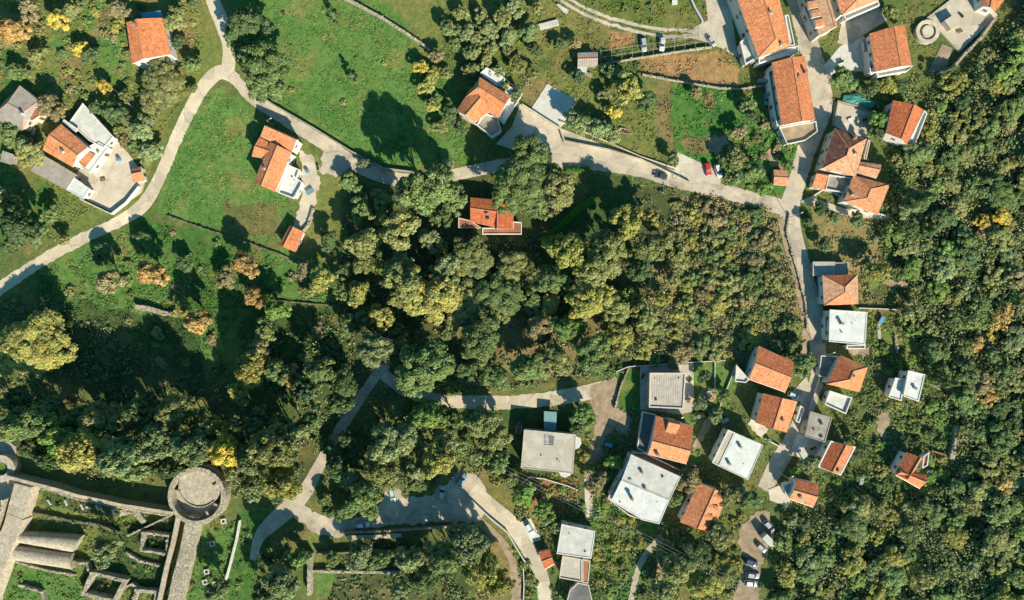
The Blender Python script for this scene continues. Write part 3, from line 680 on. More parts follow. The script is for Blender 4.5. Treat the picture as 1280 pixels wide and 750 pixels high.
def dormers(spots, half, axis, mat='tile'):
    """small gabled dormers: px spot, half width m; axis = outward direction (world)"""
    def go(root, parts, zb):
        ro = parts[0]['roof']; W, ra, rb, ze, zr = parts[0]['plane']
        for (px, py) in spots:
            v = P(px, py, (ze + zr) / 2 + 0.3); a = Vector(axis[:2]).normalized(); s_ = Vector((-a.y, a.x))
            z0 = ze + 0.1; z1 = (ze + zr) / 2 + 0.5; z2 = zr - 0.05
            f_ = Vector((v.x, v.y)) + a * 1.3; k_ = Vector((v.x, v.y)) - a * 1.5
            l0, r0, l1, r1 = f_ - s_ * half, f_ + s_ * half, k_ - s_ * half, k_ + s_ * half
            b = MB(); T = lambda p, z: (p.x, p.y, z)
            b.poly([T(l0, z0), T(r0, z0), T(r0, z1), T(f_, z2), T(l0, z1)], 1)
            b.poly([T(f_, z2), T(r0, z1), T(r1, z1), T(k_, z2)], 0); b.poly([T(l0, z1), T(f_, z2), T(k_, z2), T(l1, z1)], 0)
            b.poly([T(r0, z0), T(r1, z0), T(r1, z1), T(r0, z1)], 1); b.poly([T(l1, z0), T(l0, z0), T(l0, z1), T(l1, z1)], 1)
            b.build('dormer', [mat, 'plaster'], ro, uv=True)
    return go
def combo(*fs):
    def go(r, p, z):
        for f in fs: f(r, p, z)
    return go
def dishx(px, py, z): return lambda r, p, zb: dish(r, p, zb, px, py, z)
def rail(path, z, mat='metal', h=0.9, name='railing'):
    def go(root, parts, zb):
        b = MB(); W = [P(x, y, zb + z) for x, y in path]
        for a, c in zip(W[:-1], W[1:]):
            for hh in (h, h * 0.5): b.tube(a + Vector((0, 0, hh)), c + Vector((0, 0, hh)), 0.03, n=4)
            L = (c - a).length; k = max(1, int(L / 1.2))
            for j in range(k + 1): q = a.lerp(c, j / k); b.tube(q, q + Vector((0, 0, h)), 0.03, n=4)
        b.build(name, mat, root)
    return go

def rimmer(root, W, h):
    pts = [(v.x, v.y) for v in W]; inn = inset(pts, 0.28); out = inset(pts, -0.12); b = MB()
    for k in range(4):
        j = (k + 1) % 4; b.prism([out[k], out[j], inn[j], inn[k]], W[0].z - 0.3, W[0].z + h, 0)
    b.build('roof_rim', 'plaster', root)

g = lambda o, s, pts: A(o[0], o[1], s, pts)
# top left
house('orange tiled house with a white terrace and a blue lean-to in the upper left garden',
  [dict(q=[(158, 28), (165, 80), (213, 68), (204, 22)], ze=5.2, zr=6.6, f=0.36, tile='tile'),
   dict(q=[(182, 68), (213, 68), (217, 78), (184, 82)], z=3.0, mat='membrane2', par=0.5), dict(q=[(176, 16), (201, 13), (204, 21), (178, 23)], z=3.4, slab=1, mat='blue')],
  chim=[(171, 33, 0, 1.6)], lm='the blue lean-to house')
house('orange tiled farmhouse with white flat annexes beside the walled concrete yard',
  [dict(q=[(76, 155), (110, 184), (91, 209), (53, 187)], ze=5.6, zr=7.2, f=0.45, tile='tile', hip=(0.0, 0.0)),
   dict(q=[(104, 129), (142, 171), (130, 185), (112, 176), (87, 153)], z=3.2, mat='whitec', par=0.25),
   dict(q=[(110, 184), (124, 176), (136, 184), (112, 216), (96, 206)], z=3.0, mat='membrane', par=0.2),
   dict(q=[(107, 188), (119, 194), (108, 211), (98, 203)], ze=3.6, zr=4.4, f=0.9, tile='tile'),
   dict(q=[(80, 149), (97, 161), (95, 165), (78, 153)], z=4.2, mat='whitec', par=0.1, win=False)], chim=[(80, 190, 0, 1.2)], lm='the walled farmyard')
house('long low building with a grey-brown sheet roof at the lower side of the farmhouse', [dict(q=[(53, 193), (95, 218), (82, 237), (38, 213)], z=3.0, mat='corr', par=0)], name='farm_shed', cat='shed', wall='cream')
house('square white flat-roofed outbuilding at the corner of the walled farmyard', [dict(q=[(93, 222), (112, 236), (104, 249), (83, 237)], z=3.2, mat='membrane', par=0.12)], name='outbuilding', cat='outbuilding')
house('tiny orange roofed gatehouse at the entrance of the farmyard', [dict(q=[(165, 211), (177, 208), (180, 226), (166, 228)], ze=2.6, zr=3.4, f=0.42, tile='tile')], name='gatehouse', cat='gatehouse', lm='the tiny gatehouse')
house('old house with a wide weathered grey roof at the left edge', [dict(q=[(25, 107), (49, 126), (28, 163), (-12, 146)], ze=4.2, zr=5.2, f=0.5, hip=(0.2, 0.2), tile='corr'), dict(q=[(32, 140), (47, 133), (55, 142), (40, 152)], z=4.0, mat='rust', par=0.3)], wall='cream', chim=[(30, 143, 0, 1.6)], lm='the grey-roofed old house')
house('tiny grey stone shed under the trees at the left edge', [dict(q=[(3, 188), (17, 193), (14, 206), (0, 202)], z=2.6, mat='grey', par=0)], name='shed', cat='shed', wall='stone', win=False)
o4 = (280, 130)
house('rambling orange tiled house with a white roof terrace beside the curving road',
  [dict(q=g(o4, 3.75, [(215, 178), (140, 366), (240, 413), (316, 226)]), ze=6.2, zr=7.6, f=0.42, tile='tile'),
   dict(q=g(o4, 3.75, [(200, 100), (350, 166), (318, 225), (170, 152)]), ze=6.0, zr=7.2, f=0.12, tile='tile'),
   dict(q=g(o4, 3.75, [(166, 156), (248, 200), (225, 262), (130, 245)]), ze=5.6, zr=6.6, f=0.5, tile='tile'),
   dict(q=g(o4, 3.75, [(300, 285), (358, 310), (345, 350), (372, 370), (330, 445), (258, 418)]), z=3.2, mat='membrane', par=0.9, pt=0.3)],
  chim=g(o4, 3.75, [(190, 305)]) and [(280 + 190 / 3.75, 130 + 305 / 3.75, 0, 1.0)], lm='the rambling orange house', extra=rail(g(o4, 3.75, [(362, 388), (335, 440)]), 4.1))
house('small orange roofed barn at the end of the pale drive', [dict(q=g(o4, 3.75, [(310, 568), (258, 660), (335, 695), (373, 600)]), ze=3.0, zr=3.8, f=0.3, tile='tile')], name='barn', cat='barn', lm='the small orange barn')
o6 = (540, 60); s6 = 5.355
house('orange tiled villa with white terraces above the meadow and the road bend',
  [dict(q=g(o6, s6, [(320, 195), (528, 325), (445, 470), (225, 330)]), ze=6.4, zr=8.0, f=0.42, tile='tile', hip=(0.15, 0.0)),
   dict(q=g(o6, s6, [(265, 262), (165, 420), (288, 497), (390, 420)]), ze=6.4, zr=7.9, f=0.5, tile='tile'),
   dict(q=g(o6, s6, [(322, 172), (365, 132), (490, 205), (482, 238), (606, 310), (480, 510), (440, 470), (528, 325)]), z=3.4, mat='membrane', par=0.5),
   dict(q=g(o6, s6, [(350, 440), (440, 470), (465, 560), (400, 600), (300, 520)]), z=3.6, mat='grey', par=0.9)],
  chim=[(598, 112, 0, 1.2)], lm='the villa with white terraces', extra=combo(rail(g(o6, s6, [(490, 207), (600, 312), (485, 500)]), 3.9), dishx(627, 150, 3.6)))
house('small red tiled house half hidden under the huge olive green tree',
  [dict(q=[(588, 247), (622, 250), (619, 284), (588, 277)], ze=4.8, zr=5.9, f=0.45, tile='tile2'),
   dict(q=[(619, 253), (619, 286), (641, 287), (642, 258)], ze=5.0, zr=6.0, f=0.12, tile='tile2'),
   dict(q=[(573, 272), (589, 276), (602, 285), (573, 285)], z=2.8, mat='rust', par=0.1), dict(q=[(603, 285), (641, 285), (641, 277), (652, 278), (652, 293), (603, 293)], z=2.6, mat='rust', par=0.3, parmat='plaster')],
  chim=[(609, 268, 0, 1.0), (611, 275, 0, 0.8)], lm='the red-roofed grove house', wall='cream')
house('little grey stone hut with a broken roof at the top of the sloping lawn', [dict(q=[(722, 66), (747, 65), (747, 82), (722, 83)], ze=2.8, zr=3.3, f=0.5, tile='corr'), dict(q=[(722, 78), (735, 78), (733, 91), (722, 88)], z=2.2, mat='whitec', par=0)], name='stone_hut', cat='hut', wall='stone', win=False, lm='the grey lawn hut')
# top right street
house('long orange tiled house with a white side balcony at the top edge',
  [dict(q=[(914, -22), (948, 72), (988, 57), (966, -36)], ze=7.5, zr=9.2, f=0.56, hip=(0, 0.13), tile=['tile', 'tile', 'tile', 'tile']),
   dict(q=[(910, -22), (916, -24), (935, 34), (930, 38)], z=4.2, mat='whitec', par=0.7),
   dict(q=g((900, 0), 6, [(145, 320), (205, 280), (275, 435), (185, 490)]), z=3.6, mat='whitec', par=0.8),
   dict(q=[(948, 73), (985, 60), (997, 58), (998, 66), (948, 80)], z=5.2, mat='whitec', par=0.6), dict(q=[(980, 20), (985, 19), (993, 57), (987, 58)], z=5.2, mat='membrane2', par=0.5)],
  chim=[(962, 17, 0, 1.4), (976, 56, 0, 1.0)], lm='the long top-edge house')
house('orange tiled house with a walled garden terrace on the bend of the street',
  [dict(q=[(965, 78), (977, 157), (1019, 150), (1006, 70)], ze=7.0, zr=8.5, f=0.55, tile='tile'),
   dict(q=[(959, 90), (966, 88), (977, 155), (970, 158)], z=4.0, mat='grey', par=0.8),
   dict(q=[(973, 160), (1019, 152), (1021, 165), (1006, 176), (983, 181)], z=3.4, mat='dirt', par=0.7, parmat='whitec')],
  chim=[(1006, 90, 0, 1.2), (998, 96, 0, 0.8)], lm='the street-bend house')
house('narrow orange roofed house with three dormers facing the street',
  [dict(q=[(1001, -30), (1024, 45), (1047, 33), (1027, -36)], ze=6.5, zr=7.8, f=0.75, tile='tile3'), dict(q=[(1004, 10), (1010, 6), (1024, 44), (1020, 47)], z=3.4, mat='metal', par=0.6)],
  lm='the three-dormer house', extra=dormers([(1015, 6), (1019, 17), (1024, 29)], 1.1, (-1, -0.2, 0), 'tile3'))
house('large orange hipped roof cut off by the top edge above the white yard', [dict(q=[(1038, -26), (1052, 19), (1100, -1), (1088, -42)], ze=6.6, zr=8.4, f=0.5, hip=(0.3, 0.25), tile='tile'), dict(q=[(1053, 20), (1096, 2), (1098, 8), (1056, 26)], z=3.6, mat='whitec', par=0.8)], lm='the white yard roof')
house('square orange gabled house beside the white yard and the round tank',
  [dict(q=[(1087, 42), (1094, 90), (1140, 82), (1131, 31)], ze=6.0, zr=7.4, f=0.62, tile='tile'),
   dict(q=[(1079, 49), (1087, 45), (1090, 62), (1081, 65)], z=3.0, mat='grey', slab=1), dict(q=[(1085, 78), (1092, 76), (1094, 90), (1086, 92)], z=3.4, mat='whitec', par=0.8), dict(q=[(1094, 91), (1140, 83), (1133, 90), (1096, 97)], z=3.2, mat='whitec', par=0.7)], lm='the tank-side house')
house('orange gabled house with a long white terrace at the edge of the wood',
  [dict(q=g((1000, 125), 6, [(700, 0), (645, 250), (800, 335), (925, 72)]), ze=5.4, zr=6.9, f=0.6, tile='tile2'),
   dict(q=g((1000, 125), 6, [(925, 80), (948, 105), (835, 395), (800, 395), (800, 335)]), z=2.8, mat='membrane', par=0.6)], lm='the long white terrace')
oc = (1000, 125)
house('old hipped house of dark brown and faded orange tiles by the shaded street',
  [dict(q=g(oc, 6, [(260, 210), (168, 512), (418, 572), (500, 288)]), ze=6.4, zr=8.2, f=0.5, hip=(0.42, 0.4), tile=['tiled', 'tile3', 'tile3', 'tiled']),
   dict(q=g(oc, 6, [(445, 462), (612, 486), (572, 588), (430, 545)]), ze=5.8, zr=6.4, f=0.4, tile='tile3'),
   dict(q=g(oc, 6, [(120, 545), (210, 560), (182, 672), (90, 655)]), ze=3.6, zr=4.2, f=0.1, tile='tile'),
   dict(q=g(oc, 6, [(210, 562), (395, 590), (330, 700), (184, 672)]), z=3.2, mat='grey', par=0.8, parmat='whitec'),
   dict(q=g(oc, 6, [(470, 445), (505, 300), (522, 308), (490, 450)]), z=4.2, mat='whitec', par=0.6)],
  chim=[(1068, 192, 0, 1.0), (1067, 173, 0, 1.2)], lm='the old brown hipped house', wall='cream')
house('red-orange hipped house joined to the lower end of the old tiled group', [dict(q=[(1067, 219), (1055, 252), (1097, 269), (1112, 231)], ze=5.6, zr=7.2, f=0.5, hip=(0.35, 0.35), tile='tile')], lm='the red-orange hipped house', chim=[(1066, 243, 0, 0.9)])
house('tiny square outhouse with a patchy tiled roof in the green plot', [dict(q=[(967, 212), (984, 213), (986, 232), (967, 231)], ze=2.6, zr=3.1, f=0.5, tile='tile3')], name='outhouse', cat='outhouse', wall='stone', win=False, lm='the tiny outhouse')
house('orange roofed cottage cut off by the top right corner', [dict(q=[(1224, -16), (1229, 8), (1243, 15), (1262, -8)], ze=4, zr=5, f=0.4, tile='tile')], lm='the top right cottage', name='cottage', cat='cottage')
# right, middle
house('small hipped orange house with old brown tiles on its upper side', [dict(q=[(1028, 344), (1030, 382), (1073, 380), (1072, 343)], ze=5.2, zr=6.8, f=0.55, hip=(0.42, 0.42), tile=['tile3', 'tile3', 'tile', 'tile2'])], lm='the small hipped house')
house('long shed with a pale corrugated roof behind the small hipped house', [dict(q=[(1016, 327), (1044, 327), (1044, 345), (1016, 345)], z=3.0, mat='corr2', par=0), dict(q=[(1044, 328), (1062, 328), (1060, 343), (1044, 343)], z=2.6, mat='corr', par=0)], name='shed', cat='shed', wall='stone', lm='the corrugated shed')
house('square house with a bright white flat roof beside the street', [dict(q=[(1037, 387), (1084, 390), (1081, 431), (1036, 427)], z=6.2, mat='membrane', par=0.15, parmat='membrane'), dict(q=[(1030, 396), (1037, 396), (1036, 420), (1030, 420)], z=3.0, mat='whitec', par=0.7), dict(q=[(1058, 431), (1081, 431), (1080, 436), (1057, 436)], z=3.2, mat='cream', par=0.6)], chim=[(1051, 404, 0, 1.3)], lm='the square white-roofed house')
house('orange hipped house with white terraces below the square white roof',
  [dict(q=[(1051, 444), (1033, 480), (1074, 490), (1085, 459)], ze=5.6, zr=7.4, f=0.5, hip=(0.35, 0.35), tile=['tile2', 'tile', 'tile', 'tile']),  # left slope takes the darker tile, shade put into its colour
   dict(q=[(1025, 444), (1050, 446), (1036, 472), (1022, 470)], z=2.6, mat='grey', par=0.8, parmat='whitec'), dict(q=[(1036, 488), (1064, 497), (1056, 517), (1030, 505)], z=3.0, mat='whitec', par=0.7)],
  chim=[(1066, 470, 0, 0.9)], lm='the lower hipped house')
of = (900, 420)
house('orange gabled house whose lower slope is brightest, nearest the street tree',
  [dict(q=g(of, 6, [(290, 75), (555, 195), (490, 422), (215, 325)]), ze=5.6, zr=7.1, f=0.5, tile=['tile2', 'tile', 'tile', 'tile']),  # upper slope coloured darker as the shaded side
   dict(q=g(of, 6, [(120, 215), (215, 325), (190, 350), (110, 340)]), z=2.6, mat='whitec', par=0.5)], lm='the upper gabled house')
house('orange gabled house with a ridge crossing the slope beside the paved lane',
  [dict(q=g(of, 6, [(325, 430), (265, 650), (500, 725), (580, 492)]), ze=5.6, zr=7.2, f=0.5, tile=['tile2', 'tile', 'tile', 'tile']),  # shade of the left slope painted with the darker tile
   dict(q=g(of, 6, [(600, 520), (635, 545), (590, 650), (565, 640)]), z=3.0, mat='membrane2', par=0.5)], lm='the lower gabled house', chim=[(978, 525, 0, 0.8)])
house('square house with a bare grey concrete roof between lane and thicket', [dict(q=[(1013, 514), (1040, 522), (1031, 553), (1006, 545)], z=4.8, mat='grey', par=0.15, parmat='grey')], wall='cream', chim=[(1027, 530, 0, 0.8), (1027, 547, 0, 0.5)], lm='the grey concrete roofed house')
house('house with a flat white roof and a beige strip along its left side', [dict(q=[(919, 541), (954, 556), (935, 600), (899, 583)], z=5.8, mat='membrane', par=0.12, parmat='membrane2'), dict(q=[(910, 537), (918.6, 540.8), (898.6, 582.8), (890, 578)], z=5.7, mat='beige', par=0.2)],
  chim=[(925, 558, 0, 0.9), (911, 579, 0, 0.9)], lm='the beige-striped white roof')
house('orange gabled house with a white rim round its roof in the thicket', [dict(q=g((1000, 520), 5.357, [(205, 168), (120, 338), (270, 395), (368, 207)]), ze=5.2, zr=6.5, f=0.55, tile=['tile2', 'tile', 'tile', 'tile'])], lm='the white-rimmed orange house', chim=[(1047, 588, 0, 0.8)],  # left slope tiled darker to look shaded
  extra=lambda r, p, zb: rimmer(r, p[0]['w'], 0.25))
house('orange gabled house at the lower end of the lane above the parking', [dict(q=g((880, 520), 6, [(690, 475), (862, 512), (820, 685), (638, 622)]), ze=5.0, zr=6.3, f=0.5, tile=['tile2', 'tile', 'tile', 'tile']), dict(q=g((880, 520), 6, [(590, 520), (650, 490), (655, 570), (610, 590)]), z=2.8, mat='membrane2', par=0.5)], chim=[(1000, 621, 0, 0.9)], lm='the lowest lane house')  # upper slope's shade is in the tile colour
house('lone L-shaped orange house deep in the thicket on the right', [dict(q=g((1000, 520), 5.357, [(715, 242), (632, 388), (730, 430), (818, 282)]), ze=4.6, zr=6.0, f=0.72, tile=['tile2', 'tile', 'tile', 'tile']), dict(q=g((1000, 520), 5.357, [(690, 350), (850, 395), (802, 486), (640, 396)]), ze=4.6, zr=5.8, f=0.45, tile=['tile2', 'tile', 'tile', 'tile']), dict(q=g((1000, 520), 5.357, [(822, 270), (862, 240), (850, 330), (815, 350)]), z=2.6, mat='rust', par=0.4)], lm='the lone L-shaped orange house')  # both slopes away from the sun painted darker as shade
house('two stepped white flat-roofed blocks standing alone against the wood', [dict(q=[(1135, 463), (1156, 468), (1148, 502), (1129, 495)], z=5.6, mat='membrane', par=0.2), dict(q=[(1119, 472), (1131, 475), (1126, 501), (1110, 496)], z=4.2, mat='membrane', par=0.3)], lm='the two white blocks', chim=[(1143, 485, 0, 0.8)])
house('detached pavilion with a beige metal flat roof and a paved surround', [dict(q=[(812, 466), (857, 466), (854, 511), (811, 509)], z=5.0, mat='corr2', par=0.35, parmat='cream', pt=0.35)], name='pavilion', cat='pavilion', wall='cream', lm='the beige square pavilion')
house('big hipped house of orange tiles with a small cross gable',
  [dict(q=[(820, 520), (867, 533), (858, 580), (810, 568)], ze=6.6, zr=8.4, f=0.62, tile=['tile2', 'tile', 'tile', 'tile']),  # upper slope of the same orange roof, darkened as its shaded side
   dict(q=[(836, 524), (850, 527), (843, 548), (830, 545)], ze=7.2, zr=8.3, f=0.15, tile='tile', win=False),
   dict(q=[(803, 514), (820, 518), (809, 567), (796, 560)], z=3.2, mat='darkgrey', par=0.6, parmat='plaster')], chim=[(822, 568, 0, 0.9)], lm='the cross-gable house', extra=dishx(852, 521, 5.0))
house('largest white flat-roofed building, its roof in two tones with a tall chimney',
  [dict(q=[(789, 568), (851, 596), (837, 625), (777, 600)], z=7.2, mat='membrane2', par=0.1, parmat='membrane2'), dict(q=[(776.5, 600.5), (836.6, 625.5), (824, 655), (803, 650), (764, 626)], z=7.3, mat='membrane', par=0.1, parmat='membrane'),
   dict(q=[(789, 566), (806, 566), (855, 590), (851, 597)], z=4.4, mat='rust', par=0.3), dict(q=[(757, 621), (766, 626), (802, 649), (786, 644)], z=4.0, mat='rust', par=0.5), dict(q=[(782, 580), (786, 572), (764, 625), (760, 621)], z=4.2, mat='whitec', par=0.6)],
  chim=[(789, 622, 1, 1.9), (802, 590, 0, 0.8), (806, 610, 0, 0.6)], lm='the largest white flat roof')
house('orange gabled house with three small dormers below the flat white roofs',
  [dict(q=g((740, 540), 5.357, [(715, 340), (590, 605), (805, 670), (912, 415)]), ze=5.4, zr=6.9, f=0.5, tile='tile')], lm='the lower dormer house',
  extra=dormers([(898, 622), (892, 635), (885, 646)], 0.9, (0.93, -0.35, 0)))
def stair_extra(root, parts, zb):
    W = [P(x, y, zb + 5.0) for x, y in [(680, 543), (693, 545), (692, 557), (680, 556)]]
    b = MB(); b.prism([(v.x, v.y) for v in W], zb + 4.9, zb + 5.02, 0); b.build('stair_opening', 'darkgrey', root)
    for k in range(7):
        y = 544.5 + k * 1.6; a = P(680.5, y, zb + 5.06); c = P(686, y + 0.3, zb + 5.06)
        b = MB(); b.box(((a.x + c.x) / 2, (a.y + c.y) / 2, zb + 5.06 + 0.02), (1.3, 0.22, 0.08)); b.build('step', 'whitec', root)
house('wide beige flat-roofed building with two rounded balconies and a roof stair',
  [dict(q=[(655, 537), (720, 543), (716, 592), (651, 585)], z=5.0, mat='beige', par=0.1, parmat='beige'),
   dict(q=[(720, 545), (726, 548), (727, 554), (724, 560), (719, 562)], z=4.8, mat='whitec', par=0), dict(q=[(698, 590), (701, 595), (706, 597), (712, 595), (715, 591)], z=4.8, mat='whitec', par=0),
   dict(q=[(680, 514), (696, 515), (695, 541), (680, 539)], z=3.0, slab=1, mat='teal')], lm='the wide beige flat roof', extra=stair_extra, wall='cream')
house('white flat-roofed house stepping down to a lower terrace near the bottom edge',
  [dict(q=[(702, 655), (744, 664), (739, 698), (696, 692)], z=5.6, mat='membrane2', par=0.15, parmat='membrane'), dict(q=[(703, 695), (727, 699), (727, 727), (699, 722)], z=3.2, mat='beige', par=0.3, parmat='cream'),
   dict(q=[(728, 699), (738, 701), (735, 729), (728, 728)], z=3.4, mat='rust', par=0.2, parmat='cream'), dict(q=[(712, 738), (722, 728), (736, 731), (742, 760), (706, 760)], z=2.8, mat='darkgrey', par=0.3, parmat='cream')], lm='the bottom-edge white house')
house('small square orange roofed garage beside the concrete lane', [dict(q=[(673, 690), (687, 687), (693, 705), (681, 712)], ze=2.8, zr=3.3, f=0.5, tile='tile2')], name='garage', cat='garage', win=False, lm='the small orange garage')

# ------------------------------------------------------------------ walls, castle, fences
def line_block(path, wpx):
    for (x1, y1), (x2, y2) in zip(path[:-1], path[1:]):
        d = math.hypot(x2 - x1, y2 - y1) + 1e-6; nx, ny = -(y2 - y1) / d * wpx / 2, (x2 - x1) / d * wpx / 2
        block([(x1 + nx, y1 + ny), (x2 + nx, y2 + ny), (x2 - nx, y2 - ny), (x1 - nx, y1 - ny)])
def wall_run(label, path, h, t, mat='stone', name='stone_wall', cat='wall', cap=None, rough=0.12, group=None, closed=False):
    """a wall along px points on the ground: height h, thickness t in metres, broken into stones at its top"""
    if closed: path = path + [path[0]]
    root_loc = G(*path[0]); b = MB(); c_ = MB(); line_block(path, t / S + 2)
    for (x1, y1), (x2, y2) in zip(path[:-1], path[1:]):
        a = G(x1, y1); e = G(x2, y2); L = (e - a).length; k = max(1, int(L / 1.4)); u = (e - a).to_2d().normalized(); nn = Vector((-u.y, u.x))
        ha = h * (1 + (R.random() - .5) * rough); prev = t / 2
        for j in range(k):
            p = a.lerp(e, j / k).to_2d() - u * (0.02 if j else t * 0.45); q = a.lerp(e, (j + 1) / k).to_2d() + u * (t * 0.45 if j == k - 1 else 0)
            hb = h * (1 + (R.random() - .5) * rough); w1 = t / 2 * (1 + (R.random() - .5) * rough)
            z = min(hz(p.x, p.y), hz(q.x, q.y))
            i = len(b.v); za, zb_ = hz(p.x, p.y), hz(q.x, q.y)
            for pt, zz, hh, ww in ((p, za, ha, prev), (q, zb_, hb, w1)):
                for s_ in (-1, 1):
                    b.v.append((pt.x + nn.x * ww * s_, pt.y + nn.y * ww * s_, zz - 0.5)); b.v.append((pt.x + nn.x * ww * s_ * 0.94, pt.y + nn.y * ww * s_ * 0.94, zz + hh))
            for f in ((0, 4, 5, 1), (6, 2, 3, 7), (1, 5, 7, 3)): b.f.append(tuple(i + q_ for q_ in f)); b.m.append(0)
            if j == 0: b.f.append((i, i + 1, i + 3, i + 2)); b.m.append(0)
            if j == k - 1: b.f.append((i + 4, i + 6, i + 7, i + 5)); b.m.append(0)
            ha, prev = hb, w1
    if mat in ('stone', 'mossy') and rough > .07:      # loose stones left along the broken top
        for (x1, y1), (x2, y2) in zip(path[:-1], path[1:]):
            L = math.hypot(x2 - x1, y2 - y1) * S
            for _ in range(int(L * max(1, t) * 1.3)):
                u = R.random(); q = G(x1 + (x2 - x1) * u, y1 + (y2 - y1) * u); sz = R.uniform(.18, .55); off = R.uniform(-.6, .6) * t
                on = abs(off) < t * .45; d = Vector((-(y2 - y1), -(x2 - x1), 0)).normalized()
                b.box((q.x + d.x * off, q.y + d.y * off, q.z + (h * .97 if on else .05)), (sz * R.uniform(.7, 1.4), sz, sz * R.uniform(.6, 1.1)), R.random() * 3)
    o = build(name, [tuple(Vector(v) - root_loc) for v in b.v], b.f, mat); o.location = root_loc
    return tag(o, label, cat, group)
W3 = lambda ox, oy, pts: A(ox, oy, 3, pts)
wall_run('pale stone wall along the upper edge of the long green meadow', [(432, 0), (446, 6), (480, 25), (510, 44), (537, 63)], 1.4, 0.7)
wall_run('low dark wall edging the road below the green meadow', [(312, 112), (345, 133), (395, 162), (440, 190), (480, 211), (520, 216)], 1.3, 0.4, 'grey', 'road_wall', rough=0.05)
wall_run('white wall along the right rim of the round lawn at the top', [(858, -10), (868, 12), (877, 28)], 1.3, 0.45, 'whitec', 'boundary_wall', rough=0.02)
wall_run('stone wall between the parked cars and the brown field', [(748, 82), (800, 73), (845, 66), (888, 60)], 1.1, 0.35, 'stone')
wall_run('long low wall between the brown field and the green plot', [(803, 94), (850, 103), (900, 111), (925, 112), (965, 106)], 1.0, 0.35, 'stone')
wall_run('retaining wall between the upper lane and the shaded road', [(653, 132), (700, 162), (705, 177), (760, 188), (800, 200), (838, 218), (862, 230)], 1.3, 0.5, 'yard', 'retaining_wall', rough=0.03)
wall_run('low wall on the grass side of the upper lane', [(700, 152), (760, 178), (800, 196), (845, 211)], 0.7, 0.35, 'yard', 'boundary_wall', rough=0.03)
wall_run('thin fence wall across the foot of the curving farm lane', [(104, 250), (142, 268), (160, 254), (176, 234)], 1.6, 0.22, 'plaster', 'yard_wall', rough=0.0)
wall_run('pale garden wall behind the yellow bush at the upper left', [(128, 98), (150, 118), (165, 133)], 0.9, 0.35, 'whitec', 'garden_wall')
wall_run('crumbling stone wall above the dark shade in the left field', [(176, 384), (190, 386), (206, 391), (221, 393)], 1.6, 1.5, 'stone', rough=0.5)
wall_run('field wall running right from the lane through the left fields', [(210, 270), (255, 286), (300, 300), (350, 318), (376, 330)], 0.6, 0.5, 'mossy', rough=0.7)
wall_run('short wall in the shaded field left of the grove', [(340, 375), (390, 380), (430, 383)], 0.5, 0.4, 'mossy', rough=0.7)
wall_run('garden wall beside the old hipped house and its street', [(1012, 248), (1030, 236), (1055, 248), (1080, 262), (1110, 272)], 1.0, 0.45, 'whitec', 'garden_wall', rough=0.05)
wall_run('curving stone wall under the round tank at the edge of the wood', [(1172, 92), (1190, 84), (1204, 68), (1222, 50), (1240, 26)], 1.6, 0.8, 'stone', rough=0.3)
wall_run('wall around the courtyard beside the green tarpaulin', [(1041, 155), (1046, 127), (1068, 133), (1091, 141), (1087, 165)], 1.0, 0.3, 'grey', 'courtyard_wall', rough=0.03)
wall_run('wall along the street in front of the square white-roofed house', [(1014, 345), (1026, 385), (1030, 428)], 1.3, 0.3, 'grey', 'street_wall', rough=0.03)
wall_run('thin wall behind the square white-roofed house running into the garden', [(1072, 385), (1100, 386), (1122, 387)], 1.0, 0.25, 'whitec', 'garden_wall', rough=0.03)
wall_run('wall above the pavilion separating it from the thicket', [(770, 464), (785, 458), (830, 455), (875, 452), (905, 450)], 1.1, 0.25, 'whitec', 'garden_wall', rough=0.03)
wall_run('sloping wall between the path and the pavilion garden', [(786, 459), (776, 480), (768, 510)], 1.1, 0.35, 'stone', rough=0.1)
wall_run('low wall at the right of the small kitchen garden', [(920, 455), (908, 485), (896, 516)], 0.8, 0.25, 'whitec', 'garden_wall', rough=0.03)
wall_run('wall dividing the small kitchen garden in two', [(893, 452), (893, 486)], 0.7, 0.2, 'whitec', 'garden_wall', rough=0.03)
wall_run('street wall in front of the orange hipped house', [(1024, 470), (1016, 495), (1011, 512)], 1.0, 0.3, 'whitec', 'street_wall', rough=0.03)
wall_run('white wall pair beside the lane below the gabled houses', [(956, 548), (974, 558)], 0.9, 0.3, 'plaster', 'garden_wall', rough=0.0)
wall_run('curved wall on the left side of the concrete lane at the bottom', [(590, 625), (612, 646), (634, 664), (648, 688), (657, 702)], 1.1, 0.35, 'whitec', 'lane_wall', rough=0.05)
wall_run('pale wall between the two lanes near the bottom edge', [(654, 710), (655, 730), (654, 752)], 1.0, 0.3, 'whitec', 'lane_wall', rough=0.05)
wall_run('stone kerb wall below the tree-shaded parking', [(432, 664), (470, 663), (520, 660), (560, 657), (596, 656)], 1.3, 0.6, 'stone', rough=0.1)
wall_run('broken pale terrace wall below the tree-shaded parking', [(438, 671), (470, 670), (500, 668)], 1.0, 1.4, 'stone2', 'terrace_wall', rough=0.1)
wall_run('second terrace wall lower in the shade near the bottom', [(392, 712), (440, 713), (500, 714)], 1.4, 0.8, 'stone', 'terrace_wall', rough=0.15)
wall_run('white wall enclosing the curved garden path under the beige building', [(650, 606), (662, 596), (680, 598), (710, 607), (722, 612)], 0.7, 0.3, 'whitec', 'garden_wall', rough=0.03)
wall_run('whitish stone wall standing in the thicket on the far right', [(1194, 534), (1191, 552), (1186, 570)], 1.6, 1.4, 'stone', rough=0.4)
wall_run('low orange-brown wall beside the lone L-shaped house', [(1163, 563), (1180, 568)], 1.0, 0.5, 'rust', 'garden_wall')
wall_run('short bare wall along the drive of the rambling orange house', [(392, 262), (386, 282), (378, 292)], 1.0, 0.8, 'stone', rough=0.4)
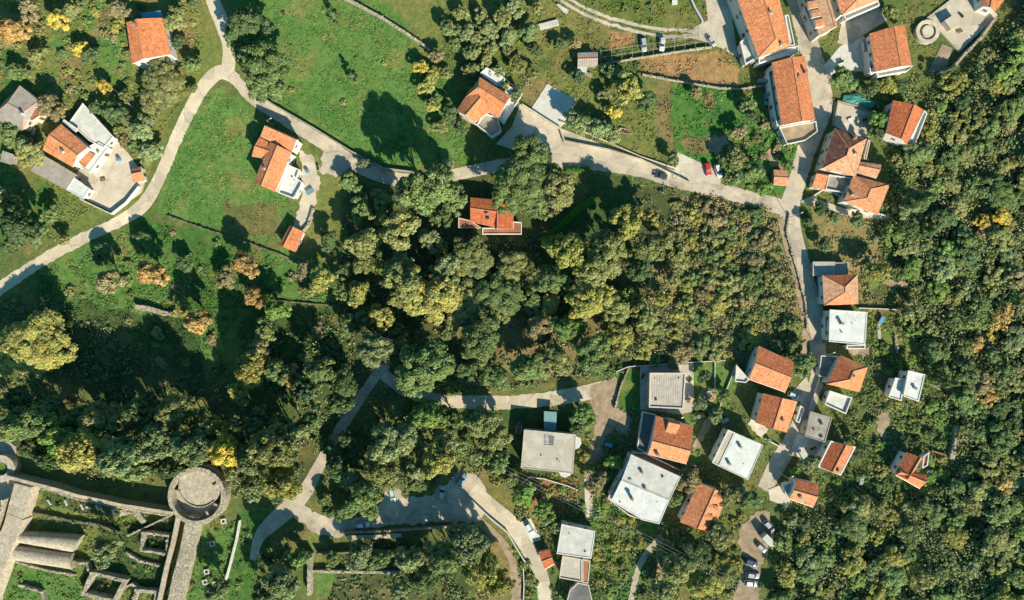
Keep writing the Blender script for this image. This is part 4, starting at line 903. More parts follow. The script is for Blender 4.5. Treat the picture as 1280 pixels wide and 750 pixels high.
wall_run('stone wall beside the long white terrace garden above the thicket', [(1118, 420), (1120, 440)], 0.8, 0.6, 'stone', rough=0.3)
wall_run('low stone wall around the street-corner planting', [(986, 268), (982, 290), (996, 340), (1006, 380), (1008, 410)], 0.8, 0.5, 'stone', rough=0.3)
# castle walls
wall_run('massive rampart crossing the lower left corner with a flat stone top', [(38, 612), (28, 650), (12, 690), (-6, 740), (-12, 770)], 4.2, 5.6, 'stone2', 'rampart', 'castle wall', rough=0.04)
wall_run('narrow parapet along the outer side of the corner rampart', [(18, 620), (10, 650), (0, 685), (-10, 720)], 5.2, 0.6, 'stone', 'parapet_wall', 'castle wall', rough=0.08)
wall_run('long castle wall running left from the round tower below the forest edge', [(22, 592), (70, 604), (108, 615), (165, 627), (222, 636)], 4.4, 1.1, 'stone2', 'curtain_wall', 'castle wall', rough=0.06)
wall_run('lower outer wall parallel to the long castle wall', [(35, 601), (100, 622), (160, 634), (215, 643)], 1.6, 0.5, 'stone', 'curtain_wall', 'castle wall', rough=0.3)
wall_run('broad pebbled castle wall running down from the round tower', [(246, 650), (240, 680), (231, 715), (220, 765)], 3.2, 4.4, 'stone', 'rampart', 'castle wall', rough=0.06)
wall_run('thin parapet left of the broad pebbled castle wall', [(228, 640), (221, 675), (213, 705), (203, 752)], 3.4, 0.55, 'stone2', 'parapet_wall', 'castle wall', rough=0.05)
wall_run('roofless ruin room right of the vaulted roofs', [(183, 663), (214, 667), (213, 690), (181, 685)], 2.2, 0.7, 'stone', 'ruin', 'ruin', rough=0.3, closed=True)
wall_run('roofless ruin room at the bottom below the vaulted roofs', [(121, 713), (162, 722), (148, 747), (110, 738)], 2.6, 1.1, 'stone', 'ruin', 'ruin', rough=0.3, closed=True)
wall_run('half buried ruin cut off by the bottom edge beside the rampart', [(174, 735), (200, 737), (196, 765), (168, 762)], 2.0, 1.0, 'stone', 'ruin', 'ruin', rough=0.3, closed=True)
wall_run('ruined arch-like wall of stone in the shade left of the bottom lawn', [(379, 690), (390, 692), (389, 738)], 2.6, 1.2, 'stone', 'ruin', 'ruin', rough=0.2)
wall_run('diagonal wall between the ruin and the round tower', [(222, 640), (196, 652), (163, 668)], 1.6, 0.5, 'stone', 'ruin_wall', 'castle wall', rough=0.2)
wall_run('thin wall at the right side of the bright castle lawn', [(301, 650), (297, 672), (290, 700), (284, 722)], 1.2, 0.5, 'whitec', 'lawn_wall', 'castle wall', rough=0.1)
wall_run('narrow ruined wall along the bottom left lawn', [(23, 702), (60, 712), (95, 718)], 0.8, 0.6, 'stone', 'ruin_wall', 'castle wall', rough=0.4)
wall_run('broken rock wall at the upper end of the ruin trench', [(155, 640), (170, 636), (180, 650)], 1.0, 2.0, 'stone', 'ruin_wall', 'castle wall', rough=0.5)
wall_run('short broken wall stub joining the vaulted ruins to the room below', [(96, 700), (112, 702), (117, 714)], 1.8, 0.8, 'stone', 'ruin_wall', 'castle wall', rough=0.5)
wall_run('broken wall between the two lower roofless rooms', [(152, 735), (168, 728), (176, 734)], 1.4, 0.7, 'stone', 'ruin_wall', 'castle wall', rough=0.5)
wall_run('overgrown wall under the trench of leaning slabs', [(44, 640), (90, 650), (130, 656), (150, 664)], 1.2, 0.8, 'mossy', 'ruin_wall', 'castle wall', rough=0.6)
wall_run('rubble wall in the shade between ruin room and parapet', [(160, 690), (176, 700), (200, 706)], 1.0, 0.8, 'stone', 'ruin_wall', 'castle wall', rough=0.6)
wall_run('stub of wall beside the bottom left lawn', [(28, 730), (55, 738), (60, 755)], 1.3, 0.7, 'stone', 'ruin_wall', 'castle wall', rough=0.6)
wall_run('long dark terrace wall just below the shaded parking', [(398, 690), (450, 688), (520, 686)], 1.8, 0.6, 'mossy', 'terrace_wall', rough=0.2)
# round tower
c = G(253, 616); zt = c.z; T = thing('round_tower', 'round stone tower with a broad circular platform inside a lower ring', 'tower', c)
LM.append((252, 614, 'the round stone tower')); block([(252 + 37 * math.cos(a / 3), 616 + 37 * math.sin(a / 3)) for a in range(19)])
b = MB(); b.ring((c.x, c.y), 7.5, 8.9, zt - 1, zt + 4.0, 44, wob=0.03); b.build('outer_ring', 'stone', T)
b = MB(); b.ring((c.x, c.y), 0.05, 7.5, zt - 1, zt + 1.0, 44); b.build('walkway', 'stone2', T)
k = P(250, 608, zt + 3.0); b = MB(); b.ring((k.x, k.y), 0.05, 6.4, zt, zt + 3.0, 44); b.build('platform', 'stone2', T)
b = MB(); b.ring((k.x, k.y), 6.1, 6.48, zt + 2.8, zt + 3.3, 44, wob=0.03, a0=0.3, a1=5.5); b.build('platform_rim', 'stone', T)
for an in (-1.05, -0.45, 0.55, 2.9):
    b = MB(); b.box((c.x + 7.2 * math.cos(an), c.y + 7.2 * math.sin(an), zt + 2.2), (3.4, 0.6, 2.6), an); b.build('buttress', 'stone', T)
c = G(10, 583); T = thing('small_tower', 'small ring-shaped turret filled with grass at the left edge', 'tower', c); LM.append((10, 583, 'the small ring turret'))
b = MB(); b.ring((c.x, c.y), 2.1, 4.2, c.z - 1, c.z + 3.0, 30, wob=0.05); b.build('ring_wall', 'stone2', T)
b = MB(); b.ring((c.x, c.y), 0.02, 2.15, c.z, c.z + 1.9, 20); b.build('grass_fill', surf('turret_grass', (0.10, 0.16, 0.04)), T)
block([(10 + 17 * math.cos(a / 3), 583 + 17 * math.sin(a / 3)) for a in range(19)])
# tank at top right
c = G(1157, 41); T = thing('round_tank', 'round concrete tank with a paved rim beside the big concrete deck', 'tank', c); LM.append((1157, 41, 'the round tank'))
b = MB(); b.ring((c.x, c.y), 2.5, 3.6, c.z - 0.5, c.z + 1.2, 36, wob=0.02); b.build('rim', 'yard', T)
b = MB(); b.ring((c.x, c.y), 1.9, 2.5, c.z - 0.5, c.z + 0.5, 36); b.build('gutter', 'grey', T)
b = MB(); b.ring((c.x, c.y), 0.02, 1.75, c.z - 0.5, c.z + 1.3, 30); b.build('core', 'yard', T); block([(1157 + 16 * math.cos(a / 3), 41 + 16 * math.sin(a / 3)) for a in range(19)])
# barrel vaults
def vault(label, q, h):
    W = [G(x, y) for x, y in q]; base = (W[0] + W[2]) / 2; T = thing('vaulted_ruin', label, 'ruin', base); block(q); z = base.z; b = MB(); n = 9; m_ = 12; i0 = len(b.v)
    for a in range(m_ + 1):
        l = W[0].lerp(W[1], a / m_); r = W[3].lerp(W[2], a / m_)
        for k in range(n + 1):
            t = math.pi * k / n; p = l.lerp(r, (1 - math.cos(t)) / 2); b.v.append((p.x + (R.random() - .5) * .12, p.y + (R.random() - .5) * .12, z + h * 0.55 + h * 0.45 * math.sin(t) + (R.random() - .5) * .1))
    for a in range(m_):
        for k in range(n):
            s_ = i0 + a * (n + 1) + k; b.f.append((s_, s_ + n + 1, s_ + n + 2, s_ + 1)); b.m.append(0)
    b.build('vault', 'stone2', T, smooth=True); b = MB(); b.prism([(v.x, v.y) for v in inset([(v.x, v.y) for v in W], 0.15)], z - 0.6, z + h * 0.6); b.build('wall', 'stone', T)
    b = MB()
    for s_ in (0, m_):
        b.f.append(tuple(range(len(b.v), len(b.v) + n + 1))); b.m.append(0)
        for k in range(n + 1):
            t = math.pi * k / n; l = W[0].lerp(W[1], s_ / m_); r = W[3].lerp(W[2], s_ / m_); p = l.lerp(r, (1 - math.cos(t)) / 2); b.v.append((p.x, p.y, z + h * 0.55 + h * 0.44 * math.sin(t)))
    b.build('gable_end', 'stone', T)
vault('upper of two long barrel-vaulted ruins with stone backs', [(35, 662), (108, 667), (97, 687), (25, 674)], 3.6)
vault('lower of two long barrel-vaulted ruins with stone backs', [(25, 680), (95, 690), (96, 709), (21, 697)], 3.2)
LM.append((62, 684, 'the vaulted ruins'))
for i, (x, y) in enumerate([(266, 679), (259, 714), (257, 727), (280, 651), (270, 729)]):
    c = G(x, y); lab = ['square stone well curb in the middle of the castle lawn', 'square stone well curb lower on the castle lawn', 'square stone well curb nearest the shrubs of the castle lawn', 'square stone well curb against the round tower', 'small square curb half hidden at the foot of the castle lawn'][i]
    b = MB(); s_ = 0.62
    for dx, dy, a, d in ((0, s_, 1.5, .28), (0, -s_, 1.5, .28), (s_, 0, .28, 0.95), (-s_, 0, .28, 0.95)): b.box((dx, dy, 0.25), (a, d, 0.7))
    o = b.build('well_curb', 'whitec'); o.location = c; o.rotation_euler = (0, 0, 0.2); tag(o, lab, 'well', 'well curbs on the castle lawn')
proto = None
for i, (x, y, a) in enumerate([(63, 627, .6), (84, 628, .4), (104, 633, .5), (112, 634, 1.2), (123, 634, .5), (143, 639, .4)]):
    c = G(x, y); b = MB(); b.box((0, 0, 0.35), (0.45, 1.9, 0.7), 0); b.box((0.05, 0, 0.75), (0.3, 1.6, 0.15), 0.05)
    o = b.build('stone_slab', 'whitec') if proto is None else proto.copy()
    if proto is not None: COL.objects.link(o)
    proto = proto or o; o.location = c; o.rotation_euler = (0, 0, a)
    tag(o, ['leftmost', 'second', 'third', 'fourth', 'fifth', 'rightmost'][i] + ' from the left of the leaning pale slabs in the shaded castle trench', 'stone slab', 'pale slabs in the castle trench')

# tarpaulin, sheds, boats, pergola, poles
q = [G(x, y, 0.6) for x, y in [(1055, 119), (1072, 116), (1082, 121), (1096, 128), (1089, 136), (1066, 131), (1053, 126)]]
b = MB(); c_ = sum(q, Vector()) / 7 + Vector((0, 0, 0.5)); b.poly
for i in range(7):
    m0 = q[i].lerp(c_, .5) + Vector((0, 0, R.random() * .4)); m1 = q[(i + 1) % 7].lerp(c_, .5) + Vector((0, 0, R.random() * .4)); b.poly([q[i], q[(i + 1) % 7], m1, m0]); b.poly([m0, m1, c_])
    b.poly([q[(i + 1) % 7], q[i], q[i] - Vector((0, 0, 1.2)), q[(i + 1) % 7] - Vector((0, 0, 1.2))])
o = build('tarpaulin', [tuple(Vector(v) - q[0]) for v in b.v], b.f, 'green_tarp'); o.location = q[0]; tag(o, 'turquoise green tarpaulin cover at the top of the paved courtyard', 'tarpaulin'); LM.append((1075, 125, 'the green tarpaulin')); block([(1053, 117), (1072, 114), (1098, 127), (1091, 138), (1051, 126)])
def boat(label, px, py, rz, L, Wd, hull, inner):
    c = G(px, py); T = thing('boat', label, 'boat', c, rz); b = MB(); n = 12; secs = []
    for k in range(n + 1):
        t = k / n; wv = Wd / 2 * (math.sin(math.pi * min(1, t * 0.95 + 0.16)) ** 0.7 if t < .98 else 0.05); secs.append((t * L - L / 2, max(wv, 0.04)))
    for x, wv in secs:
        for y, z in ((-wv, .6), (-wv * .6, .05), (wv * .6, .05), (wv, .6), (wv * .86, .62), (-wv * .86, .62)): b.v.append((x, y, z))
    for k in range(n):
        a = 6 * k
        for u, v in ((0, 1), (1, 2), (2, 3), (3, 4), (5, 0)): b.f.append((a + u, a + v, a + 6 + v, a + 6 + u)); b.m.append(0)
    b.f.append((0, 5, 4, 3, 2, 1)); b.m.append(0); b.build('hull', hull, T, world=False)
    b = MB(); b.poly([(x, -wv * .84, .35) for x, wv in secs] + [(x, wv * .84, .35) for x, wv in secs[::-1]]); b.build('deck', inner, T, world=False)
    for x in (-.2 * L, .1 * L): b = MB(); b.box((x, 0, .5), (.25, Wd * .8, .06)); b.build('thwart', 'wood', T, world=False)
    block([(px - 8, py - 8), (px + 8, py - 8), (px + 8, py + 8), (px - 8, py + 8)])
boat('white hulled rowing boat lying on the shaded ground left of the beige roof', 649, 533, math.radians(80), 4.6, 1.9, 'membrane', 'rust')
boat('small dark red boat with a white rim lying on the lawn', 782, 165, math.radians(-20), 4.2, 1.5, 'membrane2', paint('darkred', (0.22, 0.03, 0.03)))
def block_thing(name, label, cat, q, h, mat, top=None):
    W = [G(x, y, h) for x, y in q]; c = sum(W, Vector()) / len(W); z0 = hz(c.x, c.y); T = thing(name, label, cat, Vector((c.x, c.y, z0))); block(q)
    b = MB(); b.prism([(v.x, v.y) for v in inset([(v.x, v.y) for v in W], .1)], z0 - .3, z0 + h - .08); b.build('side', mat, T)
    b = MB(); b.prism([(v.x, v.y) for v in W], z0 + h - .08, z0 + h); b.build('lid', top or mat, T)
block_thing('greenhouse_tunnel', 'short white covered frame lying on the grass near the top track', 'garden cover', [(673, 30), (697, 24), (699, 31), (675, 37)], 0.8, 'membrane2')
block_thing('greenhouse_tunnel', 'smaller white covered box by the bend of the top track', 'garden cover', [(695, 5), (699, 5), (711, 13), (708, 18)], 0.9, 'membrane2')
block_thing('white_box', 'small white box on the round lawn at the top edge', 'box', [(840, 0), (847, 0), (847, 5), (840, 5)], 0.8, 'membrane')
block_thing('stair_block', 'raised pale concrete block standing on the big deck beside the round tank', 'stair block', [(1180, 26), (1194, 17), (1202, 28), (1189, 37)], 2.4, 'yard')
block_thing('carport_box', 'pale concrete car stand beside the concrete lane', 'car stand', [(650, 653), (663, 647), (677, 675), (665, 678)], 0.25, 'whitec')
# pergola
pr = G(752, 78); T = thing('pergola', 'long bare wire pergola between the parked cars and the stone wall', 'pergola', pr)
pp = [(750 + i * 13, 64 - i * 1.9, 750 + i * 13, 80 - i * 2.1) for i in range(11)]
for x1, y1, x2, y2 in pp:
    a = G(x1, y1); c = G(x2, y2); b = MB(); b.tube(a - Vector((0, 0, .3)), a + Vector((0, 0, 2.2)), .05); b.tube(c - Vector((0, 0, .3)), c + Vector((0, 0, 2.2)), .05); b.tube(a + Vector((0, 0, 2.2)), c + Vector((0, 0, 2.2)), .05); b.build('frame', 'post', T)
for k in range(3):
    b = MB()
    for (x1, y1, x2, y2), (u1, v1, u2, v2) in zip(pp[:-1], pp[1:]):
        a = G(x1 + (x2 - x1) * k / 2, y1 + (y2 - y1) * k / 2, 2.2); c = G(u1 + (u2 - u1) * k / 2, v1 + (v2 - v1) * k / 2, 2.2); b.tube(a, c, .035, n=4)
    b.build('rail', 'post', T)
# poles and lines
def pole(label, px, py, h=9, ang=0.4):
    c = G(px, py); T = thing('utility_pole', label, 'pole', c, group='utility poles carrying the cables')
    b = MB(); b.tube(c - Vector((0, 0, .6)), c + Vector((0, 0, h)), .16, .1, 8); b.build('mast', 'post', T)
    b = MB(); b.box((c.x, c.y, c.z + h - .4), (2.2, .12, .12), ang); b.build('crossarm', 'post', T)
    out = []
    for s_ in (-1, 0, 1):
        p = Vector((c.x + s_ * math.cos(ang), c.y + s_ * math.sin(ang), c.z + h - .3)); b = MB(); b.tube(p, p + Vector((0, 0, .25)), .06); b.build('insulator', 'plaster', T); out.append(p + Vector((0, 0, .25)))
    return out
def wires(p, q, lab, sag=1.2):
    for k, (a, c) in enumerate(zip(p, q)):
        b = MB(); pr_ = a
        for i in range(1, 13):
            t = i / 12; n_ = a.lerp(c, t) - Vector((0, 0, 4 * sag * t * (1 - t))); b.tube(pr_, n_, .035, n=4); pr_ = n_
        o = build('power_cable', [tuple(Vector(v) - a) for v in b.v], b.f, 'wire'); o.location = a
        tag(o, ['uppermost', 'middle', 'lowest'][k] + ' of three cables ' + lab, 'cable', 'cables ' + lab)
p1 = pole('utility pole beside the wide beige flat roof above the parking', 629, 577, 9, 1.1); p2 = pole('utility pole above the thicket below the flat white roofs', 878, 700, 9, 1.1)
p3 = pole('utility pole in the wood beyond the bottom parked cars', 1010, 775, 9, 1.1)
wires(p1, p2, 'crossing the gardens left of the bottom parking'); wires(p2, p3, 'over the dark parked cars at the bottom')
p4 = pole('utility pole standing in the wood at the right edge', 1252, 382, 10, 0.2); p5 = pole('utility pole at the right edge below the other one', 1290, 520, 10, 0.2); wires(p4, p5, 'in the wood at the right edge', 0.6)
for lab, x, y, h in (('street pole at the junction of the two streets', 985, 272, 7), ('street pole beside the parking pad of the red car', 842, 224, 6), ('leaning pole on the lane above the lowest orange house', 973, 590, 7.5), ('street pole at the road beside the rambling orange house', 342, 157, 6), ('street pole on the left verge of the street near the white roof', 1024, 441, 7)):
    c = G(x, y); T = thing('street_lamp', lab, 'street lamp', c, group='street lamps'); b = MB(); b.tube(c - Vector((0, 0, .4)), c + Vector((0, 0, h)), .1, .06, 7); b.build('mast', 'post', T)
    b = MB(); b.tube(c + Vector((0, 0, h)), c + Vector((1.1, .5, h + .2)), .05); b.build('arm', 'metal', T); b = MB(); b.box((c.x + 1.3, c.y + .6, c.z + h + .18), (.6, .25, .12), .4); b.build('lamp_head', 'plaster', T)
# ------------------------------------------------------------------ cars
def make_car(kind='hatch'):
    T = thing('parked_car', 'x', 'car', (0, 0, 0)); L, Wd = 4.3, 1.78
    st = [(-2.15, .70, .55, .32), (-2.08, .80, .82, .25), (-1.7, .87, .92, .22), (-.9, .89, .95, .2), (.6, .89, .93, .2), (1.2, .88, .86, .2), (1.8, .84, .74, .22), (2.08, .72, .62, .28), (2.15, .6, .5, .34)]
    b = MB(); n = 8
    for x, hw, zt_, zb_ in st:
        for y, z in ((-hw * .92, zb_), (-hw, (zt_ + zb_) / 2), (-hw * .95, zt_ - .07), (-hw * .8, zt_), (hw * .8, zt_), (hw * .95, zt_ - .07), (hw, (zt_ + zb_) / 2), (hw * .92, zb_)): b.v.append((x, y, z))
    for k in range(len(st) - 1):
        for j in range(n):
            u = (j + 1) % n; b.f.append((k * n + j, k * n + u, (k + 1) * n + u, (k + 1) * n + j)); b.m.append(0)
    b.f.append(tuple(range(n))[::-1]); b.m.append(0); b.f.append(tuple(range((len(st) - 1) * n, len(st) * n))); b.m.append(0)
    body = b.build('body', paint('white', (.7, .7, .7)), T, world=False, smooth=True)
    b = MB(); lo = [(-1.95, .74), (.95, .76)]; hi = [(-1.55, .58), (.2, .6)]
    for (x, hw), z in ((lo[0], .9), (lo[1], .88), (hi[1], 1.40), (hi[0], 1.42)):
        b.v += [(x, -hw, z), (x, hw, z)]
    b.f += [(0, 1, 7, 6), (2, 4, 5, 3), (0, 6, 4, 2), (1, 3, 5, 7), (6, 7, 5, 4)]; b.m += [0] * 5; b.build('windows', 'glass', T, world=False)
    b = MB(); b.prism([(-1.58, -.6), (.18, -.6), (.3, 0), (.18, .6), (-1.58, .6), (-1.65, 0)], 1.405, 1.46); b.build('roof_panel', paint('white', (.7, .7, .7)), T, world=False)
    for x in (-1.35, 1.3):
        for y in (-.82, .82):
            b = MB(); b.tube((x, y - .1, .32), (x, y + .1, .32), .32, n=14); wv = b.build('wheel', 'rubber', T, world=False)
            s_ = 1 if y > 0 else -1; b = MB(); b.tube((x, y + s_ * .09, .32), (x, y + s_ * .115, .32), .2, n=10); b.build('rim', 'rim', wv, world=False)
    for y in (-.6, .6):
        b = MB(); b.box((2.07, y, .6), (.14, .32, .14)); b.build('headlight', 'lamp', T, world=False)
        b = MB(); b.box((-2.1, y, .72), (.1, .3, .16)); b.build('tail_light', 'redlamp', T, world=False)
        b = MB(); b.box((.62, y * 1.62, .95), (.2, .18, .12)); b.build('mirror', paint('white', (.7, .7, .7)), T, world=False)
    return T
car0 = make_car(); regch(car0)
def cartree(o, parent, pm):
    c = o.copy(); COL.objects.link(c); c.parent = parent
    if o.type == 'MESH' and o.data.materials[0].name.endswith('_car_paint'):
        key = (o.data.name.split('.')[0], pm.name)
        if key not in CM:
            d = o.data.copy(); d.materials[0] = pm; CM[key] = d
        c.data = CM[key]
    for ch in CH.get(o.name, []): cartree(ch, c, pm)
    return c
CM = {}
CP = {'white': (.72, .72, .70), 'silver': (.42, .44, .45), 'red': (.55, .03, .025), 'dark': (.05, .07, .09), 'blue': (.18, .32, .40), 'paleblue': (.45, .56, .60), 'navy': (.04, .08, .14)}
first = [1]
for (px, py, deg, k, sc, lab) in [
 (804, 57, -84, 'silver', 1, 'silver car, left of the two parked beside the pergola'), (827, 56, -93, 'white', 1, 'white car, right of the two parked beside the pergola'),
 (884, 212, -80, 'red', 1, 'red car on the concrete pad beside a white one'), (897, 214, -72, 'white', 1, 'white car beside the red one on the concrete pad'),
 (825, 220, 164, 'dark', 1, 'dark car driving on the road beside the shaded bend'), (889, 53, -50, 'silver', .8, 'small grey car at the end of the pergola'),
 (491, 618, -82, 'paleblue', 1, 'pale blue car in the tree shade, leftmost of three nose-in cars'), (553, 615, 80, 'paleblue', 1, 'pale blue car under the yellow-green tree in the shaded parking'),
 (577, 599, 50, 'blue', 1, 'blue-grey car parked askew at the upper right of the shaded parking'), (454, 655, 5, 'white', 1, 'white car parked along the wall at the left of the shaded parking'),
 (662, 660, -58, 'white', 1, 'white car with a black rear window on the stand beside the concrete lane'),
 (960, 657, -52, 'silver', 1, 'silver car at the upper end of the bottom dirt parking'), (951, 684, -40, 'silver', .85, 'silver car tucked behind the white van in the dirt parking'),
 (938, 702, -20, 'navy', 1, 'navy car in the shade, third from the bottom row of the dirt parking'), (940, 718, -8, 'silver', 1, 'silver car, upper of two silver cars at the bottom of the parking'), (938, 728, -6, 'white', 1, 'white car, lowest in the shade of the dirt parking'),
 (991, 494, -25, 'paleblue', .9, 'pale blue car squeezed between two orange gabled houses'), (954, 103, -10, 'blue', .9, 'blue-grey car in the shade between the long orange houses'), (957, 124, -85, 'blue', .9, 'blue-grey car in the shade beside the walled terrace house')]:
    T = cartree(car0, None, paint(k, CP[k])); p = G(px, py); T.location = p + Vector((0, 0, 0.12)); T.rotation_euler = (0, 0, math.radians(deg)); T.scale = (sc, sc, sc); tag(T, lab, 'car', 'cars parked in the village')
    block([(px - 9, py - 9), (px + 9, py - 9), (px + 9, py + 9), (px - 9, py + 9)])
def rm(o):
    for c in CH.get(o.name, []): rm(c)
    bpy.data.objects.remove(o)
rm(car0)
# van in the dirt parking
c = G(958, 673) + Vector((0, 0, .1)); T = thing('box_van', 'white box van with a tall square body between two silver cars', 'van', c, math.radians(-45))
b = MB(); b.box((-.6, 0, 1.75), (3.6, 2.1, 2.5)); b.build('box_body', 'membrane2', T, world=False)
b = MB(); b.prism([(1.25, -.95), (2.5, -.9), (2.7, 0), (2.5, .9), (1.25, .95)], .4, 1.25); b.prism([(1.25, -.9), (1.9, -.85), (2, 0), (1.9, .85), (1.25, .9)], 1.25, 2.0); b.build('cab', paint('white', CP['white']), T, world=False)
b = MB(); b.poly([(1.95, -.8, 1.95), (2.45, -.8, 1.28), (2.45, .8, 1.28), (1.95, .8, 1.95)]); b.build('windscreen', 'glass', T, world=False)
for x in (-1.5, 1.8):
    for y in (-.9, .9): b = MB(); b.tube((x, y - .12, .4), (x, y + .12, .4), .4, n=14); b.build('wheel', 'rubber', T, world=False)

# ------------------------------------------------------------------ leaves
def quads(c, nrm, size, asp=0.8):
    """c (N,3) centres, nrm (N,3) normals, size (N,) -> (N*4,3)"""
    n = len(c); r = NR.normal(size=(n, 3)); u = np.cross(nrm, r); u /= np.linalg.norm(u, axis=1, keepdims=True) + 1e-9; v = np.cross(nrm, u)
    h = size[:, None] / 2; bend = nrm * h * 0.35
    return np.stack([c - u * h - v * h * asp, c + u * h - v * h * asp - bend, c + u * h + v * h * asp, c - u * h + v * h * asp - bend], 1).reshape(-1, 3)
def quad_mesh(name, V, tint, mat, attr='tint'):
    n = len(V) // 4; me = bpy.data.meshes.new(name); me.vertices.add(len(V)); me.vertices.foreach_set('co', V.ravel().astype(np.float32))
    me.loops.add(len(V)); me.loops.foreach_set('vertex_index', np.arange(len(V))); me.polygons.add(n); me.polygons.foreach_set('loop_start', np.arange(0, len(V), 4)); me.update(calc_edges=True)
    at = me.color_attributes.new(attr, 'FLOAT_COLOR', 'POINT'); t4 = np.concatenate([np.repeat(tint, 4, 0), np.ones((len(V), 1))], 1)
    at.data.foreach_set('color', t4.ravel().astype(np.float32)); me.materials.append(M[mat]); return me
def crown_mesh(rad, hh, seed, leaf=0.34, dens=1.0, form='round'):
    """crown of leafy boughs: centre at z=0 is the crown base; rad m, hh m tall"""
    rg = np.random.default_rng(seed); C = []; N_ = []; T_ = []; Sz = []
    nl = {'round': int(34 + rad * 11 + max(0, rad - 4.5) * 16), 'thin': int(24 + rad * 6), 'loose': int(20 + rad * 8 + max(0, rad - 4.5) * 10), 'cone': int(14 + rad * 6)}[form]
    for i in range(nl):
        a = rg.random() * 2 * math.pi; q = math.sqrt(rg.random()); 
        if form == 'cone': zf = rg.random() ** .7; q = (1 - zf) * (0.35 + .65 * q); z = zf * hh; lr = rad * (.16 + .16 * (1 - zf))
        else:
            zf = math.sqrt(max(0, 1 - q * q)); z = hh * (0.26 + 0.56 * zf * (0.6 + .4 * rg.random())) if i % 4 else hh * .3 * rg.random() + hh * .12
            lr = rad * min(1, (4.5 / rad) ** .5) * (0.12 + 0.15 * rg.random()) * (0.9 if form == 'loose' else 1)
        wob = 1 + 0.22 * math.sin(a * 2 + seed) + 0.15 * math.sin(a * 3 + seed * 3) + 0.12 * math.sin(a * 5 + seed * 2)
        cx, cy = math.cos(a) * q * rad * .82 * wob, math.sin(a) * q * rad * .82 * wob
        n = int(dens * 2.6 * math.pi * lr * lr * 2 / (leaf * leaf)); d = rg.normal(size=(n, 3)); d /= np.linalg.norm(d, axis=1, keepdims=True)
        d[:, 2] = np.where(d[:, 2] < -0.2, -d[:, 2], d[:, 2])
        rr = lr * (0.55 + 0.5 * rg.random(n) ** .5); rr *= 1 + 0.22 * np.sin(d[:, 0] * 6 + i) * np.cos(d[:, 1] * 7 + i * 2)
        c = np.array([cx, cy, z]) + d * rr[:, None] * np.array([1, 1, .75]); C.append(c)
        nn = d * 1.0 + np.array([0, 0, .25]) + rg.normal(size=(n, 3)) * .42; nn /= np.linalg.norm(nn, axis=1, keepdims=True); N_.append(nn)
        base = 0.78 + 0.44 * rg.random(); w_ = rg.random()
        t = base * (0.75 + .5 * rg.random((n, 1))) * np.array([[.96 + .14 * w_, 1, 1 - .15 * w_]]); T_.append(t); Sz.append(leaf * (.6 + .8 * rg.random(n)))
    V = quads(np.concatenate(C), np.concatenate(N_), np.concatenate(Sz)); return quad_mesh('crown', V, np.concatenate(T_), 'leaf')
def trunk_mesh(rad, hh, th, seed, nb=7):
    rg = random.Random(seed); b = MB(); r0 = 0.05 * rad + .08; top = th + hh * .35; p = Vector((0, 0, -.5)); 
    for i in range(4):
        q = Vector(((rg.random() - .5) * .3 * i * .5, (rg.random() - .5) * .3 * i * .5, (i + 1) / 4 * top)); b.tube(p, q, r0 * (1 - i * .18), r0 * (1 - (i + 1) * .18), 7); p = q
    for k in range(nb):
        a = k * (.9 if nb == 7 else 2.4) + rg.random(); s0 = Vector((0, 0, th * (.6 + .4 * rg.random()))); m_ = s0 + Vector((math.cos(a) * rad * .35, math.sin(a) * rad * .35, hh * .3)); e = m_ + Vector((math.cos(a + .3) * rad * .35, math.sin(a + .3) * rad * .35, hh * .25))
        b.tube(s0, m_, r0 * .5, r0 * .32, 5); b.tube(m_, e, r0 * .32, r0 * .12, 5)
    me = bpy.data.meshes.new('trunk'); me.from_pydata(b.v, [], b.f); me.materials.append(M['bark']); return me
PROT = {}
def proto_tree(size, form):
    """size class radius (m) -> list of (crown mesh, trunk mesh, crown height, trunk height)"""
    if (size, form) not in PROT:
        L = []
        for k in range(4 if size < 8 else 3):
            hh = size * (1.25 if form != 'cone' else 3.0); th = size * .75 if form != 'cone' else .6
            L.append((crown_mesh(size, hh, 100 + int(size * 10) + k * 17 + len(form), 0.30 if size < 3 else .36 if size < 6 else .42, .8 if form == 'loose' else .28 if form == 'thin' else 1, form), trunk_mesh(size, hh, th, k, 16 if form == 'thin' else 7), hh, th))
        PROT[(size, form)] = L
    return PROT[(size, form)]
PAL = {'o': (.215, .235, .105), 'g': (.150, .205, .088), 'd': (.100, .150, .072), 'y': (.275, .275, .095), 'Y': (.46, .38, .10), 'r': (.36, .26, .115), 'b': (.245, .215, .125), 's': (.200, .245, .130), 'l': (.175, .262, .085)}
CW = {'o': 'olive green', 'g': 'mid green', 'd': 'dark green', 'y': 'yellow-green', 'Y': 'golden yellow', 'r': 'orange-brown', 'b': 'brownish', 's': 'grey-green', 'l': 'bright green'}
TREES = []      # planned: (px, py, r_px, colour, form, kind)
def plan(lst, kind='tree', form='round'):
    for t in lst: TREES.append((t[0], t[1], t[2], t[3], t[4] if len(t) > 4 else form, kind))
block([(668, 262), (690, 240), (735, 214), (785, 214), (795, 262), (745, 290), (712, 300), (690, 312), (668, 305)]); block([(560, 245), (655, 250), (655, 300), (560, 296)])
